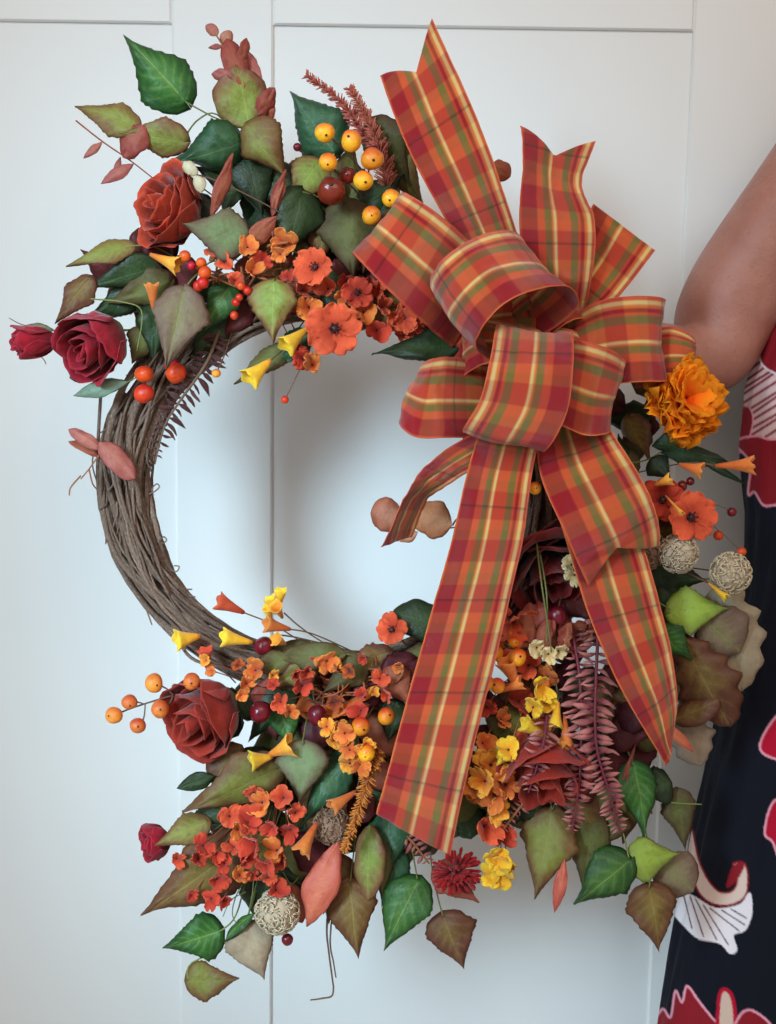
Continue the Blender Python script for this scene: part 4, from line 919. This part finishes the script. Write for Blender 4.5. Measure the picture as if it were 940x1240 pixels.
# loose wires and twigs
wires = thing('bent_wire', 'bent brown wire stems poking out at the bottom', 'wire stem', P(400, 1120, .03))
stem(wires, [(402, 1060, .02), (396, 1120, .03), (398, 1150, .035), (404, 1195, .035)], .0016, 'stem_b', 'wire')
stem(wires, [(404, 1195, .035), (402, 1206, .035), (390, 1209, .035), (376, 1211, .035)], .0013, 'stem_b', 'wire')
stem(wires, [(404, 1090, .02), (400, 1140, .03), (404, 1165, .035), (407, 1184, .035)], .0012, 'stem_b', 'wire')
tang = thing('loose_stems', 'pale looping thread stems hanging beside the lower left seed ball', 'stems', P(300, 1050, .04))
for pts in ([(300, 1060, .05), (286, 1085, .055), (282, 1110, .05), (296, 1128, .05)], [(308, 1050, .05), (306, 1080, .06), (300, 1110, .055)], [(340, 1050, .05), (352, 1070, .06), (362, 1062, .055)], [(298, 1080, .05), (280, 1090, .05), (270, 1110, .05)]):
    stem(tang, pts, .0008, 'stem_g')
drape = thing('loose_stems', 'pale straw stem running down between the two lower ribbon tails', 'stems', P(650, 700, .05))
for pts in ([(648, 640, .07), (655, 700, .09), (664, 760, .095), (668, 790, .09)], [(652, 660, .07), (662, 720, .09), (662, 780, .09)]):
    stem(drape, pts, .0013, 'stem_g')
rus = thing('curly_vine', 'orange brown curly vine tangle along the top of the hoop', 'vine', P(320, 320, .04))
random.seed(12)
for k in range(14):
    x, y = random.uniform(260, 370), random.uniform(292, 350)
    stem(rus, [(x, y, .05)]+[(x+random.uniform(-30, 30), y+random.uniform(-16, 22), random.uniform(.04, .075)) for _ in range(3)], random.uniform(.001, .0022), 'stem_r', 'tendril')
rus2 = thing('curly_vine', 'brown curly vine tangle above the amber blossoms', 'vine', P(420, 820, .04))
for k in range(18):
    x, y = random.uniform(370, 500), random.uniform(785, 870)
    stem(rus2, [(x, y, .05)]+[(x+random.uniform(-30, 30), y+random.uniform(-16, 22), random.uniform(.03, .075)) for _ in range(3)], random.uniform(.0008, .002), 'stem_r', 'tendril')

# ------------------------------------------------------------------ the plaid bow
bow = thing('plaid_bow', 'big orange, red and green plaid ribbon bow with long tails', 'bow', P(620, 440, .1))
RW = .088
def ribbon(name, L, R, label=None, n=84, m=22, notch=0, u0=0.0, wave=1.0, slant=0, notch_c=.5):
    """L: dark red edge stations, R: cream edge stations, (px, py, d) each; the cloth is spanned between them"""
    A = [P(*p) for p in L]; B = [P(*p) for p in R]; sd = random.uniform(0, 99)
    # cumulated length for the weave
    cs = [0]; prev = (A[0]+B[0])/2
    for i in range(1, n+1):
        c = (catmull(A, i/n)+catmull(B, i/n))/2; cs.append(cs[-1]+(c-prev).length); prev = c
    mb = MB(); pos = {}
    def pt(t, v):
        a, b = catmull(A, t), catmull(B, t); w = (b-a); p = a+w*v
        T = (catmull(A, min(1, t+.02))+catmull(B, min(1, t+.02))-catmull(A, max(0, t-.02))-catmull(B, max(0, t-.02)))
        N = w.cross(T); N = N.normalized() if N.length > 1e-9 else V3((0, -1, 0))
        bulge = .004*math.sin(PI*v)*math.sin(t*5+sd) + .0035*noise.noise(V3((t*5, v*2, sd))) + .0015*noise.noise(V3((t*14, v*6, sd)))
        ev = abs(2*v-1)**3; al = cs[-1]*t*1000
        bulge += .0012*ev*noise.noise(V3((al*.09, 5 if v > .5 else -5, sd)))+.0009*noise.noise(V3((al*.03, v*9, sd+3)))+.0014*max(0, noise.noise(V3((al*.02+v*1.5, v*1.2, sd+8))))**.6
        return p+N*bulge*wave
    def fn(i, j):
        tv = abs(j-notch_c)/max(notch_c, 1-notch_c)
        t = i*(1-notch*(1-tv))
        return pt(t, j)
    mb.grid(n, m, fn)
    # weave coordinates in ribbon widths
    uv = []; k = 0
    def U(i, j):
        tv = abs(j-notch_c)/max(notch_c, 1-notch_c); t = i*(1-notch*(1-tv)); x = t*n; a = min(int(x), n-1)
        return u0+(cs[a]+(cs[a+1]-cs[a])*(x-a))/RW
    for fu in mb.uv: uv.append(tuple((U(i, j), j) for i, j in fu))
    mb.uv = uv
    o = mb.build(name, 'plaid', bow, solid=.0007, label=label)
    o['_at'] = bow['_at']
    for vv in (0, 1):
        e = MB().tube([fn(i/n, vv) for i in range(n+1)], .0007, 6).build('wired_edge', 'edge', None)
        e.parent = o
    return o
# upper tails
ribbon('tail', [(575, 330, .06), (548, 280, .10), (512, 215, .125), (482, 150, .13), (461, 92, .12)],
       [(640, 330, .06), (617, 255, .10), (588, 172, .12), (556, 95, .12), (523, 24, .10)], 'tall upper tail with a notched end', notch=.13, u0=.3)
ribbon('tail', [(655, 390, .05), (636, 330, .09), (629, 262, .11), (634, 205, .12), (630, 153, .115)],
       [(705, 390, .05), (717, 330, .09), (720, 268, .10), (704, 222, .09), (721, 170, .075)], 'shorter upper tail with a notched end', notch=.14, u0=.1, notch_c=.52)
ribbon('tail', [(650, 380, .03), (684, 320, .06), (719, 247, .07)],
       [(676, 412, .035), (740, 368, .075), (793, 303, .08)], 'upper right tail with a straight end', u0=.45)
# loops
ribbon('loop', [(548, 420, .05), (510, 388, .10), (465, 345, .13), (429, 308, .115), (436, 316, .07), (500, 376, .04)],
       [(610, 330, .05), (566, 290, .10), (524, 255, .125), (489, 233, .11), (496, 242, .065), (555, 300, .04)], 'upper left loop', u0=.8)
ribbon('loop', [(610, 440, .10), (574, 423, .145), (586, 392, .18), (626, 358, .19), (684, 347, .17), (700, 372, .13), (655, 408, .09)],
       [(555, 360, .07), (520, 346, .11), (534, 318, .145), (572, 290, .155), (620, 280, .14), (634, 300, .09), (615, 330, .06)], 'front upper loop with its opening facing down right', u0=.2)
ribbon('loop', [(676, 440, .09), (692, 402, .15), (694, 440, .185), (686, 500, .185), (660, 545, .165), (650, 520, .10)],
       [(604, 430, .09), (602, 393, .145), (594, 436, .18), (582, 484, .18), (561, 522, .155), (580, 510, .09)], 'centre loop standing over the knot', u0=.0)
ribbon('loop', [(640, 500, .09), (680, 515, .14), (712, 527, .145), (738, 522, .12), (722, 512, .07), (680, 500, .05)],
       [(660, 410, .09), (696, 412, .14), (732, 421, .14), (758, 437, .115), (742, 440, .07), (690, 430, .05)], 'small loop right of the centre', u0=.55)
ribbon('loop', [(690, 470, .05), (735, 465, .09), (775, 462, .11), (806, 461, .10), (796, 455, .05), (740, 460, .03)],
       [(670, 400, .05), (718, 368, .09), (765, 359, .11), (803, 362, .10), (798, 372, .05), (740, 390, .03)], 'upper right loop', u0=.9)
ribbon('loop', [(770, 470, .05), (810, 462, .07), (843, 452, .065), (832, 450, .03), (780, 455, .02)],
       [(770, 408, .05), (812, 396, .07), (842, 411, .065), (832, 420, .03), (780, 420, .02)], 'small dark loop farthest right', u0=.25)
ribbon('loop', [(598, 528, .06), (545, 530, .11), (503, 529, .12), (483, 508, .09), (512, 500, .04), (580, 505, .03)],
       [(590, 440, .06), (548, 433, .09), (524, 435, .10), (510, 442, .08), (530, 450, .05), (580, 455, .03)], 'small bell shaped loop on the left', u0=.6)
ribbon('loop', [(650, 430, .07), (668, 405, .09), (700, 385, .085), (722, 395, .06), (700, 430, .04)],
       [(610, 370, .06), (640, 350, .08), (680, 345, .075), (700, 352, .05), (690, 400, .03)], 'inner loop in the shade of the knot', u0=.1)
ribbon('loop', [(548, 440, .045), (590, 425, .065), (640, 420, .075), (690, 425, .06)],
       [(556, 350, .045), (595, 335, .06), (645, 335, .07), (700, 345, .055)], None, u0=.35)
ribbon('loop', [(560, 455, .08), (590, 440, .10), (640, 450, .12), (690, 450, .10), (720, 470, .07)],
       [(560, 400, .07), (585, 385, .08), (640, 395, .09), (690, 400, .08), (720, 410, .06)], 'binding wrapped round the middle', u0=.4)
ribbon('loop', [(560, 540, .06), (600, 560, .08), (650, 560, .09), (700, 545, .07)],
       [(560, 470, .06), (600, 480, .07), (650, 480, .08), (700, 475, .06)], None, u0=.7)
# lower tails
ribbon('tail', [(585, 520, .10), (540, 545, .13), (508, 575, .135), (486, 612, .13), (463, 663, .11)],
       [(640, 548, .09), (590, 560, .115), (545, 585, .115), (516, 610, .085), (498, 650, .075)], 'short twisted lower tail on the left', u0=.2)
ribbon('tail', [(585, 510, .12), (567, 570, .145), (546, 660, .15), (518, 760, .145), (490, 860, .135), (470, 935, .13), (456, 984, .12)],
       [(655, 520, .12), (643, 580, .14), (632, 660, .14), (609, 760, .135), (584, 860, .13), (562, 955, .125), (545, 1036, .11)], 'longest tail, hanging down the middle', n=150, u0=.1, wave=1.2)
ribbon('tail', [(650, 520, .10), (655, 575, .125), (680, 635, .14), (700, 680, .135), (714, 712, .12)],
       [(725, 500, .10), (752, 540, .13), (782, 590, .13), (797, 630, .12), (799, 660, .10)], 'middle lower tail with a notched end', notch=.22, u0=.75, notch_c=.45)
ribbon('tail', [(655, 560, .08), (685, 650, .11), (712, 740, .12), (748, 825, .12), (782, 885, .11), (808, 928, .09)],
       [(740, 560, .08), (772, 640, .10), (796, 720, .11), (813, 790, .11), (820, 850, .105), (812, 900, .09)], 'long right hand lower tail', n=110, u0=.35)
kn = MB(); 
def knotfn(i, j):
    a = 2*PI*j; p = P(636, 440, .06); r = .034*(1-.25*math.sin(PI*i)); return p+V3((math.cos(a)*r, math.sin(a)*.03, (i-.5)*.10))
kn.grid(10, 20, knotfn, True).build('knot', 'plaid', bow)
tw = thing('twist_of_ribbon', 'loose scarlet ribbon scrap behind the tip of the right ribbon tail', 'ribbon', P(830, 890, .05))
leaf(tw, ((800, 872, .04), (842, 912, .04), 14, 'salmon', Ln), 'ribbon_end')
leaf(tw, ((770, 900, .04), (742, 1000, .05), 9, 'rust', Ln), 'ribbon_end')

# ------------------------------------------------------------------ the person: arm and dress
person = thing('person', 'person in navy floral dress holding the wreath, only a bare arm and side visible', 'person', P(1060, 1300, -.13))
def skin_chain(nodes, edges, name):
    me = bpy.data.meshes.new(name); me.from_pydata([tuple(n[0]) for n in nodes], edges, [])
    o = bpy.data.objects.new(name, me); COL.objects.link(o)
    sk = o.modifiers.new('skin', 'SKIN'); sl = me.skin_vertices[0].data if me.skin_vertices else None
    if sl is None:
        bpy.context.view_layer.objects.active = o; bpy.ops.mesh.customdata_skin_add(); sl = me.skin_vertices[0].data
    for i, n in enumerate(nodes): sl[i].radius = (n[1], n[1]); sl[i].use_root = (i == 0)
    sk.use_smooth_shade = True; sk.branch_smoothing = .3
    sb = o.modifiers.new('sub', 'SUBSURF'); sb.levels = 3; sb.render_levels = 3
    me.materials.append(M['skin']); return o
N = [(P(1050, 120, -.11), .072), (P(992, 205, -.11), .070), (P(940, 280, -.115), .070), (P(898, 342, -.13), .072), (P(872, 392, -.13), .070), (P(860, 436, -.12), .062),
     (P(830, 440, -.10), .048), (P(790, 428, -.085), .044), (P(740, 415, -.065), .034), (P(706, 408, -.058), .026), (P(680, 404, -.052), .027), (P(655, 402, -.045), .024)]
E = [(i, i+1) for i in range(len(N)-1)]
# fingers curl round the right side of the hoop, thumb leaves the side of the palm
fing = [((652, 380), -12, .0082, 1.0), ((650, 396), -4, .0088, 1.08), ((650, 412), 4, .0086, 1.0), ((654, 428), 12, .0075, .82)]
for (fx, fy), dy, r, s_ in fing:
    i0 = len(N)
    N += [(P(fx-14*s_, fy+dy, -.045), r*1.1), (P(fx-38*s_, fy+dy*1.4, -.040), r), (P(fx-56*s_, fy+dy*1.5, -.018), r*.9), (P(fx-58*s_, fy+dy*1.5, .004), r*.8)]
    E += [(11, i0), (i0, i0+1), (i0+1, i0+2), (i0+2, i0+3)]
i0 = len(N); N += [(P(676, 376, -.035), .012), (P(668, 360, -.01), .010), (P(652, 352, .01), .009)]; E += [(10, i0), (i0, i0+1), (i0+1, i0+2)]
i0 = len(N); N += [(P(1112, 62, -.12), .066), (P(1180, 40, -.13), .06), (P(1186, -50, -.13), .054)]; E += [(0, i0), (i0, i0+1), (i0+1, i0+2)]
arm = skin_chain(N, E, 'bare_arm'); arm.parent = person; arm.matrix_parent_inverse = Matrix.Translation(-V3(person['_at']))
arm['label'] = 'bare bent arm reaching behind the bow'

NAVY = lin(9, 11, 25); RED = lin(176, 8, 44); RED2 = lin(136, 22, 34); PINK = lin(226, 150, 168); WHT = lin(232, 222, 226); SAL = lin(206, 176, 160); DRD = lin(128, 20, 40)
def inpoly(x, y, poly):
    r = False; j = len(poly)-1
    for i in range(len(poly)):
        xi, yi = poly[i]; xj, yj = poly[j]
        if (yi > y) != (yj > y) and x < (xj-xi)*(y-yi)/(yj-yi)+xi: r = not r
        j = i
    return r
def dseg(x, y, a, b):
    ax, ay = a; bx, by = b; dx_, dy_ = bx-ax, by-ay; t = max(0, min(1, ((x-ax)*dx_+(y-ay)*dy_)/(dx_*dx_+dy_*dy_+1e-9)))
    return math.hypot(x-ax-t*dx_, y-ay-t*dy_)
def smooth_poly(pts, k=5):
    n = len(pts); out = []
    for i in range(n):
        p0, p1, p2, p3 = (V3((*pts[(i+q) % n], 0)) for q in (-1, 0, 1, 2))
        for s_ in range(k):
            f = s_/k; c = .5*((2*p1)+(p2-p0)*f+(2*p0-5*p1+4*p2-p3)*f*f+(3*p1-p0-3*p2+p3)*f*f*f); out.append((c.x, c.y))
    return out
SHP = []   # printed motifs: outline, fill, line colour, line width, drawn lines
def motif(pts, fill, line, lw=1.4, lines=(), lc=None, sm=True):
    p = smooth_poly(pts) if sm else pts
    xs = [q[0] for q in p]; ys = [q[1] for q in p]
    SHP.append((p, fill, line, lw, lines, lc or line, (min(xs)-3, max(xs)+3, min(ys)-3, max(ys)+3)))
hatch = [((880, 386+i*9-30+(i*i%5)), (1000, 290+i*10-30+(i%3)*4)) for i in range(36)]
motif([(885, 330), (1000, 320), (1000, 420), (1000, 540), (930, 536), (890, 540), (880, 480)], lin(214, 184, 184), WHT, 1, hatch, DRD, False)
motif([(930, 395), (1000, 380), (1000, 470), (938, 452), (920, 432)], RED2, WHT, 1)
motif([(880, 500), (905, 492), (912, 512), (900, 545), (880, 545)], RED2, PINK, 1)
motif([(890, 536), (915, 528), (940, 532), (1000, 520), (1000, 620), (945, 612), (925, 612), (914, 596), (906, 598), (908, 560)], RED2, PINK, 1.4)
motif([(940, 868), (960, 860), (1000, 870), (1000, 930), (950, 922), (924, 912), (922, 896)], RED, PINK, 1.4)
motif([(936, 972), (960, 964), (1000, 960), (1000, 1060), (950, 1046), (936, 1020), (926, 1008)], RED, PINK, 1.4)
motif([(838, 1004), (846, 1040), (858, 1066), (872, 1080), (888, 1078), (894, 1060), (888, 1046), (902, 1046), (906, 1066), (902, 1086), (884, 1096), (862, 1094), (846, 1080), (836, 1050), (832, 1020)], lin(216, 190, 178), RED2, 1.1)
motif([(880, 1074), (884, 1058), (890, 1047), (901, 1047), (896, 1060), (888, 1070)], RED2, RED2, .6)
motif([(806, 1078), (836, 1084), (866, 1100), (896, 1096), (908, 1082), (910, 1106), (902, 1126), (888, 1132), (892, 1150), (884, 1154), (872, 1142), (846, 1136), (828, 1120), (812, 1100)], WHT, WHT, 1,
      [((836, 1086), (852, 1134)), ((842, 1088), (868, 1138)), ((852, 1096), (882, 1144)), ((860, 1100), (896, 1128)), ((828, 1084), (838, 1124)), ((884, 1100), (904, 1112)), ((874, 1102), (902, 1120))], lin(60, 40, 60))
motif([(790, 1250), (802, 1222), (812, 1232), (818, 1200), (826, 1214), (832, 1194), (846, 1212), (862, 1232), (876, 1250), (876, 1290), (800, 1290)], RED2, PINK, 1.4)
motif([(870, 1260), (872, 1204), (884, 1202), (890, 1226), (888, 1260)], SAL, RED, 2.4)
motif([(888, 1262), (896, 1230), (912, 1224), (936, 1246), (930, 1280)], RED2, PINK, 1.4)
def print_col(x, y):
    col = NAVY
    for p, fill, line, lw, lines, lc, bb in SHP:
        if not (bb[0] < x < bb[1] and bb[2] < y < bb[3]): continue
        ins = inpoly(x, y, p)
        if ins:
            col = fill
            for a, b in lines:
                if dseg(x, y, a, b) < (.8 if lc != DRD else 1.5): col = lc; break
        if ins or True:
            n = len(p)
            for i in range(n):
                if dseg(x, y, p[i], p[(i+1) % n]) < lw: col = line; break
    return col
ST = [(14, 1182, 62, .062), (40, 1176, 104, .075), (90, 1156, 128, .088), (170, 1130, 126, .088), (250, 1112, 122, .088), (330, 1098, 138, .10), (365, 1096, 152, .105), (410, 1086, 164, .11), (470, 1076, 171, .11), (540, 1070, 172, .11), (620, 1070, 165, .11), (720, 1070, 168, .115), (900, 1070, 205, .125), (1100, 1070, 248, .135), (1240, 1070, 272, .14), (1420, 1070, 300, .15)]
def st_at(y):
    for a, b in zip(ST, ST[1:]):
        if y <= b[0]:
            f = (y-a[0])/(b[0]-a[0]); f2 = f
            return [a[k]+(b[k]-a[k])*f2 for k in range(4)]
    return ST[-1]
DC = -.13
def dress_pt(y, a):
    _, cx, rx, ry = st_at(y)
    fold = 1+.018*math.sin(a*9+y*.004)*min(1, max(0, (y-500)/400))+.006*math.sin(a*23+y*.02)+.012*noise.noise(V3((a*5, y*.008, 2)))+.005*noise.noise(V3((a*14, y*.02+a*3, 5)))
    s = (DIST-DC)/DIST
    # stations are measured where the silhouette stands, depth DC
    base = P(cx, y, DC)
    return base+V3((-math.cos(a)*rx/1000*s*fold, -math.sin(a)*ry*fold, 0))
def proj(p):
    s = (DIST+p.y)/DIST
    return 470+p.x*1000/s, 620-p.z*1000/s
rows = [14+(250-14)*i/60 for i in range(60)]+[250+(1420-250)*i/780 for i in range(781)]
angs = [-.25+1.75*j/240 for j in range(241)]+[1.5+(2*PI-1.75)*j/40 for j in range(1, 40)]
nv = len(angs); verts = []; cols = []
for y in rows:
    for a in angs:
        p = dress_pt(y, a); verts.append(tuple(p))
        if -.2 < a < 1.5:
            qx, qy = proj(p)
            if qx > 1010: cols.append(NAVY)
            else:
                q4 = [print_col(qx+ex, qy+ey) for ex, ey in ((-.5, -.6), (.5, -.2), (-.4, .3), (.4, .7))]
                cols.append(tuple(sum(q[k] for q in q4)/4 for k in range(4)))
        else: cols.append(NAVY)
faces = []
for i in range(len(rows)-1):
    for j in range(nv):
        j2 = (j+1) % nv; faces.append((i*nv+j, i*nv+j2, (i+1)*nv+j2, (i+1)*nv+j))
dme = bpy.data.meshes.new('dress'); dme.from_pydata(verts, [], faces); dme.polygons.foreach_set('use_smooth', [True]*len(faces))
ca = dme.color_attributes.new('print', 'FLOAT_COLOR', 'POINT'); ca.data.foreach_set('color', [c for q in cols for c in q])
dme.materials.append(M['dress']); dress = bpy.data.objects.new('dress', dme); COL.objects.link(dress)
dress.parent = person; dress.matrix_parent_inverse = Matrix.Translation(-V3(person['_at']))
dress['label'] = 'navy dress printed with red and white flowers'

for o in bpy.data.objects:
    if '_at' in o: del o['_at']
